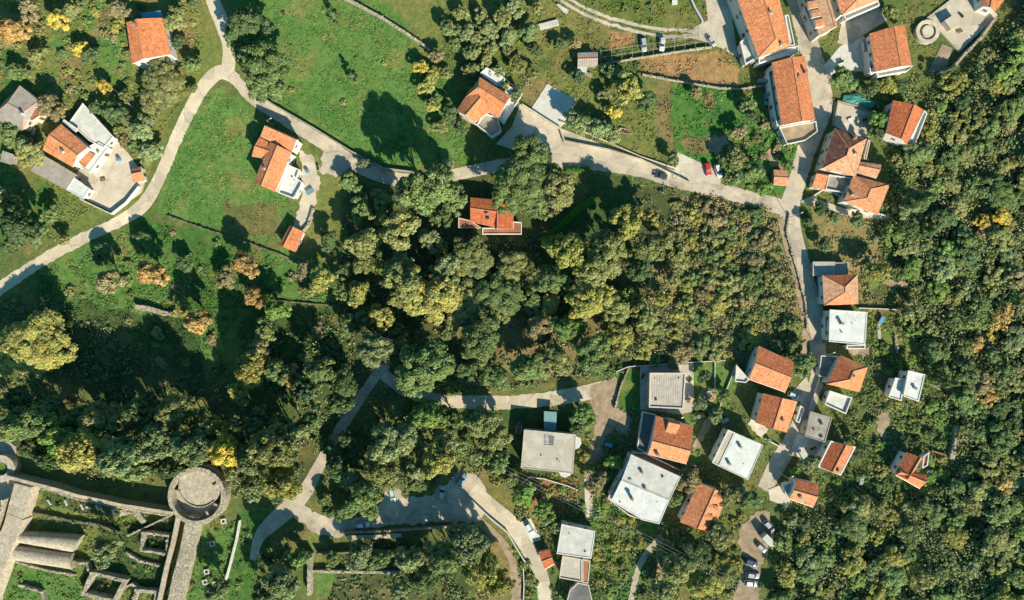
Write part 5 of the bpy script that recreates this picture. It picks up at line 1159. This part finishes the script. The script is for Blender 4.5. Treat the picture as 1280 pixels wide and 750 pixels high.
# --- singled-out trees, traced one by one
plan([(200, 107, 30, 'o'), (62, 133, 16, 'b'), (35, 190, 18, 'o'), (12, 168, 13, 'g'), (142, 140, 15, 'd'), (176, 160, 16, 's'), (185, 191, 15, 's'), (218, 24, 14, 'o'), (328, 86, 33, 'g'), (308, 30, 24, 'd'), (300, 62, 14, 'g'),
 (120, 135, 9, 'd'), (155, 122, 9, 'o'), (240, 80, 10, 'g'), (222, 52, 9, 'd'), (72, 24, 13, 'Y'), (88, 13, 12, 'o'), (36, 12, 13, 'b'), (15, 38, 17, 'r'), (98, 60, 9, 'Y'), (130, 108, 10, 'Y'), (148, 12, 12, 'b'), (112, 68, 10, 'd'), (20, 90, 12, 'g'), (45, 70, 11, 'o'),
 (546, 70, 9, 'b'), (526, 83, 9, 'Y'), (541, 95, 10, 'y'), (532, 108, 10, 'y'), (545, 122, 9, 'g'), (557, 92, 8, 'o'), (540, 132, 9, 'y'), (562, 140, 11, 'd'), (575, 158, 10, 'd'), (550, 158, 9, 'o'),
 (722, 152, 15, 's'), (750, 161, 13, 's'), (766, 168, 11, 's'), (842, 199, 9, 's'), (786, 110, 17, 'y'), (775, 96, 12, 'o'), (808, 126, 13, 'd'), (768, 139, 10, 'Y'), (756, 118, 8, 'o'), (722, 96, 9, 'd'), (763, 88, 10, 'd'), (718, 55, 8, 'b'), (700, 55, 8, 'd'), (668, 62, 9, 'd'),
 (532, 237, 30, 'g'), (566, 244, 18, 'g'), (656, 224, 44, 'g'), (694, 238, 28, 'o'), (455, 303, 20, 'o'), (497, 285, 24, 'o'), (455, 205, 8, 's'), (437, 228, 13, 'g'), (560, 205, 8, 's'), (590, 326, 30, 'o'), (538, 300, 14, 's'), (540, 372, 32, 'y'), (580, 385, 26, 'o'), (505, 350, 24, 'o'), (447, 366, 15, 'y'), (477, 396, 15, 'y'), (432, 406, 12, 'g'), (468, 435, 22, 's'), (528, 462, 34, 'g'), (500, 330, 16, 's'), (620, 370, 28, 'g'), (556, 338, 20, 's'), (640, 330, 20, 'o'), (600, 425, 28, 'g'),
 (785, 275, 20, 'y'), (750, 330, 26, 'o'), (710, 315, 24, 'y'), (735, 375, 26, 'y'), (800, 335, 16, 'd'), (815, 310, 18, 'o'), (760, 305, 20, 'o'), (690, 350, 20, 'g'), (672, 410, 16, 'b'), (710, 410, 18, 'l'), (690, 450, 24, 'o'), (660, 460, 20, 'g'), (740, 440, 24, 'g'), (775, 420, 18, 'y'), (770, 385, 18, 'o'), (620, 470, 18, 'g'), (580, 465, 16, 'd'),
 (40, 432, 45, 'y'), (30, 530, 24, 'g'), (75, 542, 24, 'l'), (102, 562, 28, 'y'), (125, 522, 22, 'o'), (150, 575, 25, 's'), (195, 555, 23, 's'), (238, 562, 22, 's'), (215, 515, 20, 'o'), (175, 520, 20, 'g'), (282, 565, 20, 'Y'), (275, 532, 11, 'Y'), (312, 575, 18, 's'), (340, 560, 26, 'o'), (352, 602, 22, 'y'), (370, 538, 14, 's'), (140, 498, 12, 'd'), (320, 530, 16, 'd'), (255, 540, 16, 'g'), (130, 690, 16, 's'), (60, 570, 16, 'd'),
 (188, 342, 17, 'r'), (135, 352, 15, 'b'), (305, 330, 16, 'r'), (282, 348, 13, 'b'), (246, 402, 15, 'r'), (228, 386, 11, 'y'), (318, 372, 13, 'r'), (322, 440, 15, 'b'), (312, 462, 21, 'y'), (345, 465, 15, 'g'), (362, 470, 13, 'r'), (298, 490, 14, 'y'), (400, 462, 17, 'g'), (396, 414, 9, 'b'), (345, 388, 14, 'l'), (400, 350, 14, 'y'), (380, 335, 12, 'b'), (330, 415, 14, 'o'), (410, 300, 12, 'd'), (385, 365, 9, 'o'), (430, 480, 18, 'd'), (380, 490, 16, 'd'), (125, 315, 12, 'd'), (178, 298, 11, 'd'), (230, 330, 11, 'd'),
 (485, 555, 24, 's'), (510, 545, 18, 's'), (475, 590, 22, 'o'), (455, 620, 20, 'g'), (440, 600, 14, 's'), (432, 640, 12, 'g'), (546, 575, 21, 'y'), (535, 520, 20, 'l'), (566, 526, 16, 'g'), (600, 528, 20, 'o'), (620, 548, 16, 'o'), (405, 625, 9, 'g'), (415, 565, 12, 'd'), (448, 695, 17, 's'), (415, 700, 10, 'g'), (585, 680, 26, 's'), (600, 715, 22, 'y'), (560, 700, 20, 'g'), (625, 730, 16, 'y'), (530, 725, 18, 'g'), (500, 740, 14, 's'), (350, 730, 22, 's'), (334, 700, 11, 'd'), (350, 692, 12, 'g'), (366, 668, 9, 'd'), (370, 700, 14, 'g'), (330, 745, 14, 'd'), (270, 740, 14, 's'), (595, 690, 12, 'd'), (655, 620, 14, 'l'), (680, 640, 14, 'l'), (640, 600, 12, 'g'), (695, 660, 10, 's'), (620, 600, 10, 'y'),
 (730, 520, 14, 'g'), (722, 535, 10, 'd'), (768, 578, 11, 'l'), (745, 605, 14, 'b'), (730, 570, 8, 'y'), (862, 600, 15, 'b'), (842, 625, 11, 'g'), (880, 470, 8, 'd'), (1005, 455, 15, 'g'), (993, 435, 12, 'g'), (895, 520, 10, 's'), (875, 505, 9, 's'), (905, 495, 9, 'g'),
 (1012, 580, 12, 's'), (995, 590, 7, 'l'), (910, 620, 15, 'o'), (935, 625, 14, 'g'), (900, 670, 17, 'o'), (870, 690, 18, 'd'), (850, 710, 20, 'o'), (880, 730, 20, 'y'), (905, 720, 14, 'o'), (830, 690, 12, 'g'), (830, 740, 14, 's'),
 (1054, 98, 15, 'g'), (1025, 262, 8, 'd'), (1042, 270, 8, 'g'), (1072, 275, 10, 's'), (1030, 305, 9, 'd'), (1010, 278, 7, 'g'), (1075, 325, 9, 'b'), (1090, 110, 11, 'd'), (1110, 108, 11, 'y'), (1125, 108, 9, 'd'), (1101, 150, 12, 'l'), (1096, 165, 9, 'd'),
 (1065, 415, 0.1, 'd'), (870, 114, 8, 'b'), (985, 205, 7, 'g'), (922, 198, 14, 'o'), (940, 215, 14, 'g'), (955, 235, 10, 'l'), (918, 222, 10, 's'), (905, 200, 9, 'd'), (935, 130, 9, 's'), (940, 145, 8, 'd'), (925, 165, 10, 'b'), (1115, 15, 10, 'o'), (1100, 340, 14, 'y')])
TREES = [t for t in TREES if t[2] > 1]
plan([(1150, 250, 20, 'd'), (1135, 262, 14, 's'), (1075, 560, 8, 'd'), (1185, 478, 12, 'd'), (1160, 290, 12, 'd'), (416, 20, 8, 'd'), (440, 96, 8, 'd')], form='cone')
plan([(470, 700, 15, 'g'), (512, 700, 16, 's'), (545, 692, 15, 'o'), (420, 588, 14, 'd'), (500, 640, 0.2, 'd'), (462, 640, 11, 'g'), (520, 605, 12, 'g'), (412, 640, 9, 'd'),  # first three trees added to throw shade over the parking
 (20, 280, 20, 'd'), (45, 296, 12, 'g'), (14, 306, 12, 'd'), (62, 268, 11, 'g'), (6, 250, 15, 'o'), (78, 300, 8, 'o'), (240, 110, 7, 'g')])
TREES = [t for t in TREES if t[2] > 1]
# orchard at the top
for x, y in [(566, 52), (582, 38), (560, 34), (598, 48), (616, 60), (606, 76), (636, 64), (622, 88), (648, 82), (664, 94), (634, 46), (612, 38), (590, 64), (600, 20), (628, 24), (660, 40), (645, 8), (575, 15), (670, 10), (628, 108), (645, 118), (590, 86)]:
    TREES.append((x + R.uniform(-2, 2), y + R.uniform(-2, 2), R.uniform(8.5, 11.5), R.choice('ooogs'), 'round', 'orchard'))
def occupied(x, y, r, f): return any((x - t[0]) ** 2 + (y - t[1]) ** 2 < (f * (r + t[2])) ** 2 for t in TREES)
def fill(poly, n, r0, r1, cols, f=0.72, kind='tree', form='round', br=0.5):
    xs = [p[0] for p in poly]; ys = [p[1] for p in poly]; k = 0; t = 0
    while k < n and t < n * 40:
        t += 1; x = R.uniform(min(xs), max(xs)); y = R.uniform(min(ys), max(ys)); r = R.uniform(r0, r1)
        if not pip(poly, np.array([x]), np.array([y]))[0] or is_blocked(x, y, r * br) or occupied(x, y, r, f): continue
        q = fbm(np.array([x / 60.]), np.array([y / 60.]), 5)[0]
        c = cols[min(len(cols) - 1, max(0, int((q * 1.6 - .3 + R.uniform(-.25, .25)) * len(cols))))]
        TREES.append((x, y, r, c, R.choice(['round', 'round', 'loose', 'loose', 'thin' if kind != 'shrub' else 'loose']) if form == 'round' else form, kind)); k += 1
EAST = [(1108, 290), (1125, 225), (1112, 190), (1150, 175), (1165, 110), (1215, 85), (1245, 45), (1310, 0), (1310, 780), (975, 780), (968, 690), (985, 650), (1050, 640), (1150, 625), (1190, 600), (1205, 520), (1160, 440), (1135, 400), (1140, 330)]
fill([(1225, 180), (1310, 120), (1310, 640), (1215, 620), (1205, 480), (1225, 330)], 50, 7, 17, 'gyogbYorgbog', 0.58, 'wood')
fill(EAST, 240, 7, 18, 'dgodgolgyosgoygoyg', 0.60, 'wood')
fill([(430, 235), (600, 285), (700, 290), (840, 250), (845, 420), (765, 470), (560, 490), (480, 455), (420, 380)], 30, 9, 17, 'gogoyol', 0.66)
fill([(-30, 490), (80, 505), (240, 520), (380, 530), (330, 620), (230, 590), (120, 600), (60, 590), (20, 545), (-30, 530)], 16, 12, 18, 'dddgs', 0.66)
fill([(380, 480), (460, 470), (620, 510), (640, 590), (560, 590), (440, 590), (400, 600)], 14, 10, 16, 'ddgso', 0.7)
print('trees planned', len(TREES))
# shrubs
NT = len(TREES)
fill([(850, 245), (968, 270), (985, 300), (1003, 400), (1000, 440), (900, 450), (785, 450), (820, 380), (835, 300)], 46, 9, 17, 'gogyobgodgo', 0.6, 'shrub'); fill([(850, 245), (968, 270), (985, 300), (1003, 400), (1000, 440), (900, 450), (785, 450), (820, 380), (835, 300)], 50, 4, 8, 'ogbogyobrg', 0.62, 'shrub')
fill([(1075, 500), (1110, 420), (1200, 480), (1195, 600), (1140, 640), (1030, 650), (1035, 600), (1075, 560)], 60, 5, 10, 'dglyols', 0.68, 'shrub')
fill([(0, -10), (260, -10), (230, 110), (160, 200), (60, 100), (0, 100)], 60, 3, 8, 'dglobgoy', 0.7, 'shrub')
fill([(60, 290), (200, 270), (420, 340), (420, 480), (250, 480), (60, 380)], 34, 3, 8, 'dgobgl', 0.9, 'shrub')
fill([(300, 0), (420, 0), (540, 70), (520, 200), (330, 100)], 9, 3, 5, 'dgyo', 1.1, 'shrub')
fill([(740, 0), (860, 0), (830, 180), (700, 60)], 5, 4, 6, 'dgo', 1.0, 'shrub'); fill([(900, 190), (960, 150), (990, 170), (985, 245), (905, 225)], 10, 4, 8, 'glbo', 0.9, 'shrub')
fill([(640, 590), (760, 560), (840, 650), (930, 620), (930, 750), (640, 750)], 50, 5, 9, 'dglyo', 0.75, 'shrub')
fill([(0, 600), (230, 640), (340, 650), (330, 750), (0, 750)], 46, 2.5, 6, 'gloy', 0.9, 'shrub')
print('shrubs planned', len(TREES) - NT)
# --- labels that say where a plant stands
def where(px, py):
    best = sorted(LM, key=lambda m: math.hypot(px - m[0], (py - m[1])))[0]; dx, dy = px - best[0], py - best[1]; d = math.hypot(dx, dy)
    a = math.degrees(math.atan2(-dy, dx)) % 360; dr = ['right of', 'above and right of', 'above', 'above and left of', 'left of', 'below and left of', 'below', 'below and right of'][int((a + 22.5) // 45) % 8]
    return ('just ' if d < 48 else 'some way ' if d < 110 else 'far ') + dr + ' ' + best[2], d
LM += [(1157, 250, 'the pointed conifers'), (1185, 478, 'the lone conifer'), (540, 372, 'the big yellow-green tree'), (655, 232, 'the huge olive green tree'), (40, 432, 'the left-edge huge tree'), (188, 342, 'the orange field bush'), (490, 617, 'the tree-shaded parking'), (945, 690, 'the bottom dirt parking'), (892, 212, 'the red car'), (815, 56, 'the pergola'), (447, 480, 'the shaded road fork'), (400, 650, 'the lower road fork'), (883, 85, 'the brown field'), (905, 330, 'the brown thicket centre'), (282, 92, 'the upper left road fork'), (250, 690, 'the broad castle wall'), (1250, 400, 'the right-edge cables'), (430, 60, 'the meadow centre'), (640, 75, 'the top orchard')]
from collections import defaultdict
bk = defaultdict(list); plans = []
for i, (px, py, r, c, form, kind) in enumerate(TREES):
    noun = 'shrub' if kind == 'shrub' else 'conifer' if form == 'cone' else 'tree'
    sz = ('huge ' if r > 40 else 'large ' if r > 22 else 'small ' if r < 12 else '') if noun != 'shrub' else ('wide ' if r > 8 else 'little ' if r < 5.5 else '')
    wp, d = where(px, py); bk[sz + CW[c] + ' ' + noun + ' ' + wp].append((d, i))
ORD = ['nearest', 'second', 'third', 'fourth', 'fifth', 'sixth', 'seventh', 'eighth', 'ninth', 'tenth', 'eleventh', 'twelfth']
ORD += ['thirteenth', 'fourteenth', 'fifteenth', 'sixteenth', 'seventeenth', 'eighteenth', 'nineteenth', 'twentieth'] + ['twenty-' + o_ for o_ in ('first', 'second', 'third', 'fourth', 'fifth', 'sixth', 'seventh', 'eighth', 'ninth')]
ORD = [ORD[0]] + [o_ + ' nearest' for o_ in ORD[1:]]
LAB = {}
for k_, v_ in bk.items():
    v_.sort()
    for j, (d, i) in enumerate(v_): LAB[i] = k_ if len(v_) == 1 else k_ + ', ' + (ORD[j] if j < len(ORD) else 'farther out')
for i in LAB:
    if len(LAB[i].split()) > 16: LAB[i] = LAB[i].replace('some way ', '').replace('just ', '')
SIZES = [1.2, 2.2, 3.6, 5.2, 7.5, 11]
for i, (px, py, r, c, form, kind) in enumerate(TREES):
    rm_ = r * S; s0 = min(SIZES, key=lambda s: abs(math.log(s / rm_))); 
    pr_ = proto_tree(s0, form); cm, tm, hh, th = pr_[R.randrange(len(pr_))]
    sc = rm_ / s0 * 1.02; hs = R.uniform(0.9, 1.2) * (.6 if r == 30 and px == 200 else .70 if r > 40 else 1.25 if (690 < px < 700 and py < 245) else .6 if (560 < px < 690 and 285 < py < 400) else 1.3 if kind == 'tree' and (690 < px < 840 and 265 < py < 345 or 425 < px < 525 and 280 < py < 470) else 2.0 if kind == 'tree' and r > 13 and px < 380 and 500 < py < 620 else 1.7 if abs(px - 532) < 3 and abs(py - 237) < 3 or abs(px - 566) < 2 and abs(py - 244) < 2 else .66 if kind == 'wood' else 1.5 if kind == 'tree' and r > 13 and form == 'round' and py > 200 and (px < 430 or py > 480 or py < 260) and px < 640 else 1)
    p = G(px, py, (th + hh * .55) * sc * .8) ; z = hz(p.x, p.y)
    p = P(px, py, z + (th + hh * .6) * sc * hs * (0.9 if kind != 'shrub' else .4)); z = hz(p.x, p.y)
    lum = R.uniform(.85, 1.2) * (1.45 if kind == 'wood' else 1.35 if kind == 'shrub' else 1.34); col = [v * lum * (1 + R.uniform(-.035, .035)) for v in PAL[c]]
    name = {'tree': 'broadleaf_tree', 'wood': 'forest_tree', 'orchard': 'olive_tree', 'shrub': 'shrub'}[kind]
    if form == 'cone': name = 'conifer_tree'
    rz = R.uniform(0, 6.28)
    if kind == 'shrub':
        o = bpy.data.objects.new('shrub', cm); COL.objects.link(o); o.location = (p.x, p.y, z - .15 * hh * sc); o.rotation_euler = (0, 0, rz); o.scale = (sc, sc, sc * .85); o.color = (*col, 1)
        tag(o, LAB[i], 'shrub', 'shrubs on the open slopes')
    else:
        o = thing(name, LAB[i], 'tree', (p.x, p.y, z), rz, {'tree': 'single trees among the fields and in the grove', 'wood': 'trees of the wood on the right', 'orchard': 'olive trees in the top orchard'}[kind])
        o.scale = (sc, sc, sc * hs)
        t = bpy.data.objects.new('trunk', tm); COL.objects.link(t); t.parent = o
        k_ = bpy.data.objects.new('crown', cm); COL.objects.link(k_); k_.parent = o; k_.location = (0, 0, th); k_.color = (*col, 1)
# ------------------------------------------------------------------ hedges
def hedge(label, path, wd, h, colr):
    C = []; N_ = []; a0 = G(*path[0])
    for (x1, y1), (x2, y2) in zip(path[:-1], path[1:]):
        a = G(x1, y1); e = G(x2, y2); L = (e - a).length; n = int(L * 260); t = NR.random(n)[:, None]; u = (e - a).normalized(); nn = np.array([-u.y, u.x, 0])
        s_ = NR.uniform(-1, 1, (n, 1)); zz = NR.random((n, 1)) ** .4 * h * (1 - .35 * s_ ** 2)
        C.append(np.array(a) + t * np.array(e - a) + nn * s_ * wd / 2 + np.array([0, 0, 1]) * zz + NR.normal(size=(n, 3)) * .08)
        m = np.array([0, 0, .8]) + nn * s_ + NR.normal(size=(n, 3)) * .4; N_.append(m / np.linalg.norm(m, axis=1, keepdims=True))
    C = np.concatenate(C) - np.array(a0); n = len(C); V = quads(C, np.concatenate(N_), .16 + .14 * NR.random(n)); me = quad_mesh('hedge', V, .8 + .4 * NR.random((n, 1)) * np.ones((1, 3)), 'leaf')
    o = bpy.data.objects.new('hedge', me); COL.objects.link(o); o.location = a0; o.color = (*colr, 1); tag(o, label, 'hedge'); line_block(path, wd / S)
hedge('clipped bright green hedge running diagonally beside the red-roofed house', [(676, 303), (700, 284), (722, 262), (742, 250)], 2.0, 3.6, (.11, .30, .05))
hedge('short clipped green hedge beside the road above the huge olive tree', [(707, 213), (736, 213)], 1.9, 1.6, (.10, .22, .04))
hedge('dark clipped hedge along the street below the junction', [(1009, 268), (1011, 290)], 1.8, 2.2, (.05, .12, .03))
hedge('leafy hedge under the pavilion garden wall', [(868, 515), (884, 520)], 1.5, 1.2, (.06, .12, .03))
# ------------------------------------------------------------------ ground cover (nobody could count it)
def cover(name, label, n, polys, hmax, size, cols=None, clump=9, spread=.5, ig=False):
    X = []; per = n // len(polys)
    areas = [abs(sum(p[i][0] * p[(i + 1) % len(p)][1] - p[(i + 1) % len(p)][0] * p[i][1] for i in range(len(p)))) for p in polys]; ta = sum(areas)
    for p, ar in zip(polys, areas):
        xs = [q[0] for q in p]; ys = [q[1] for q in p]; need = int(n * ar / ta / clump); bb = (max(xs) - min(xs)) * (max(ys) - min(ys)); k = int(need * bb / (ar / 2)) + 4
        x = NR.uniform(min(xs), max(xs), k); y = NR.uniform(min(ys), max(ys), k); m = pip(p, x, y)
        ii = np.clip((y - Y0).astype(int), 0, blocked.shape[0] - 1); jj = np.clip((x - X0).astype(int), 0, blocked.shape[1] - 1); m &= ~blocked[ii, jj]; X.append(np.stack([x[m], y[m]], 1))
    X = np.concatenate(X)
    den = fbm(X[:, 0] / 14, X[:, 1] / 14, 77, 3); X = X[den > .42]
    z = np.zeros(len(X))
    for _ in range(4):
        k = S * (HC - z) / HC; wx = (X[:, 0] - 640) * k; wy = (375 - X[:, 1]) * k; z = hgt(wx, wy)
    zc = zone_color(X[:, 0], X[:, 1]); hgtc = hmax * (.25 + .75 * NR.random(len(X))) * np.clip(fbm(X[:, 0] / 26, X[:, 1] / 26, 91, 3) * 2.4 - .35, .25, 1.5)
    tint = (.75 + .5 * NR.random((len(X), 1)))
    if cols is not None:
        pc = np.array([PAL[c] for c in cols]); sel = NR.integers(0, len(pc), len(X)); mixf = .75; zc = zc * (1 - mixf) + pc[sel] * mixf
    c = np.repeat(np.stack([wx, wy, z], 1), clump, 0); d = NR.normal(size=c.shape); d /= np.linalg.norm(d, axis=1, keepdims=True); d[:, 2] = np.abs(d[:, 2])
    hr = np.repeat(hgtc, clump)[:, None]; c = c + d * hr * np.array([spread / .5, spread / .5, 1.0]) * (.6 + .4 * NR.random((len(c), 1)))
    nn = d + NR.normal(size=c.shape) * .5; nn /= np.linalg.norm(nn, axis=1, keepdims=True)
    T_ = np.repeat(zc * tint * 1.2, clump, 0) * (.75 + .5 * NR.random((len(c), 1)))
    V = quads(c, nn, size * (.6 + .8 * NR.random(len(c)))); me = quad_mesh(name, V, T_, 'cover', 'Col'); o = bpy.data.objects.new(name, me); COL.objects.link(o); tag(o, label, 'ground cover', kind='stuff')
GROVE = [(430, 235), (600, 285), (700, 295), (840, 230), (860, 250), (845, 450), (765, 470), (560, 495), (480, 460), (425, 380)]
LOWL = [(-40, 380), (60, 370), (240, 470), (430, 380), (470, 460), (400, 600), (350, 640), (230, 600), (120, 610), (20, 560), (-40, 540)]
MIDB = [(470, 480), (620, 508), (640, 600), (590, 600), (430, 650), (390, 620), (440, 540)]
cover('undergrowth', 'low dense undergrowth between the trees of the right wood', 330000, [EAST], 3.6, .42, 'gogyolbo', 26, .6)
cover('undergrowth', 'low undergrowth in the grove and the shaded left woods', 130000, [GROVE, LOWL, MIDB, [(440, 672), (560, 672), (640, 720), (600, 770), (400, 770)]], 1.6, .38, 'dgogsb', 16, .6)
cover('scrub', 'brown and green scrub on the open slope left of the street', 70000, [[(850, 240), (968, 264), (985, 300), (1003, 400), (1000, 440), (900, 450), (780, 448), (835, 300)]], 1.5, .34, 'bobgroyb', 16, .8)
cover('scrub', 'tangled green scrub around the lower houses', 120000, [[(1075, 440), (1200, 470), (1200, 600), (1060, 650), (980, 660), (1000, 560), (1060, 520)], [(640, 590), (760, 600), (840, 660), (930, 640), (930, 760), (640, 760)], [(720, 510), (900, 510), (900, 640), (860, 660), (740, 620)], [(1065, 260), (1135, 250), (1135, 440), (1090, 440)], [(1040, 95), (1150, 95), (1165, 130), (1100, 180)]], 1.1, .32, 'dglyos', 12, .6)
cover('weeds', 'rough weeds and garden growth in the upper left gardens and fields', 90000, [[(-40, -40), (260, -40), (250, 90), (160, 230), (60, 300), (-40, 330)], [(40, 350), (180, 275), (430, 345), (430, 480), (250, 500), (80, 470)]], .7, .28, None, 9, .8)
cover('weeds', 'rough weeds in the top gardens and the green plot', 60000, [[(545, 0), (900, 0), (830, 190), (700, 130), (560, 90)], [(838, 102), (945, 112), (1000, 190), (985, 246), (845, 200)], [(0, 590), (225, 635), (220, 750), (0, 750)]], .55, .26, None, 8, .8)
cover('grass', 'short tufted grass of the meadows', 110000, [[(290, -40), (425, -40), (540, 66), (590, 200), (500, 210), (320, 118)], [(200, 262), (242, 130), (268, 112), (330, 150), (372, 285), (345, 305)], [(50, 345), (180, 278), (430, 350), (420, 470), (80, 470)], [(235, 650), (340, 650), (330, 750), (235, 750)]], .22, .26, None, 5, 1.2)

cover('weeds', 'garden growth around the village houses', 60000, [[(900, 40), (1180, 0), (1160, 130), (1120, 260), (1120, 440), (1020, 470), (1000, 260), (900, 240)], [(860, 440), (1060, 430), (1060, 640), (860, 640)], [(620, 60), (700, 90), (840, 210), (860, 240), (600, 230)]], .6, .26, 'ogly', 9, .8)

# ------------------------------------------------------------------ small yard things
def tank(px, py):
    c = G(px, py); T = thing('water_tank', 'w', 'water tank', c, R.random() * 3); b = MB(); b.tube((0, 0, 0), (0, 0, 1.3), .6, .6, 16); b.build('barrel', R.choice(['blue', 'metal']), T, world=False)
    b = MB(); b.tube((0, 0, 1.3), (0, 0, 1.45), .25, .22, 10); b.build('lid', 'darkgrey', T, world=False); return T
def table(px, py):
    T = thing('garden_table', 'w', 'garden table', G(px, py), R.random() * 3); b = MB(); b.box((0, 0, .74), (1.6, .9, .05)); b.build('table_top', R.choice(['membrane', 'wood']), T, world=False)
    for x in (-.7, .7):
        for y in (-.35, .35): b = MB(); b.tube((x, y, 0), (x, y, .72), .035); b.build('leg', 'wood', T, world=False)
    return T
def woodpile(px, py):
    T = thing('woodpile', 'w', 'woodpile', G(px, py), R.random() * 3); b = MB()
    for i in range(9):
        for j in range(5): b.tube((-.5, -1 + i * .24 + (j % 2) * .12, .12 + j * .2), (.5 + R.uniform(-.1, .1), -1 + i * .24 + (j % 2) * .12, .12 + j * .2), .11, n=6)
    b.build('logs', 'wood', T, world=False); b = MB(); b.box((0, 0, 1.14), (1.2, 2.4, .04), 0.05); b.build('cover_sheet', R.choice(['corr', 'blue', 'metal']), T, world=False); return T
def planter(px, py):
    T = thing('planter', 'w', 'planter', G(px, py), R.random() * 3); b = MB()
    for c_, d_ in (((0, .35, .22), (1.8, .06, .45)), ((0, -.35, .22), (1.8, .06, .45)), ((.87, 0, .22), (.06, .7, .45)), ((-.87, 0, .22), (.06, .7, .45)), ((0, 0, .17), (1.7, .65, .3))): b.box(c_, d_)
    b.build('box', 'whitec', T, world=False); n = 260; c = np.stack([NR.uniform(-.8, .8, n), NR.uniform(-.3, .3, n), NR.uniform(.35, .9, n)], 1); nn = NR.normal(size=(n, 3)); nn /= np.linalg.norm(nn, axis=1, keepdims=True)
    o = bpy.data.objects.new('plant', quad_mesh('plant', quads(c, nn, np.full(n, .18)), .7 + .5 * NR.random((n, 1)) * np.ones((1, 3)), 'leaf')); COL.objects.link(o); o.parent = T; o.color = (.10, .2, .05, 1); return T
JOBS = [(tank, 'water tank', [(150, 200), (1062, 100), (1000, 470), (872, 520), (960, 550), (385, 215), (1092, 300)]), (table, 'garden table', [(130, 225), (1068, 68), (1062, 150), (860, 500), (1198, 40), (885, 492), (1035, 448)]),
 (woodpile, 'woodpile', [(45, 165), (1100, 400), (760, 555), (925, 610), (1075, 600), (905, 525), (735, 95), (388, 240), (1160, 592)]), (planter, 'planter', [(122, 205), (1050, 78), (1080, 150), (803, 470), (862, 475), (1015, 560), (398, 210), (1200, 20)])]
seen = set()
for fn, nm, L in JOBS:
    for px, py in L:
        T = fn(px, py); lab = nm + ' ' + where(px, py)[0]; q_ = 2
        while lab in seen: lab = 'other ' + lab
        seen.add(lab); T['label'] = lab
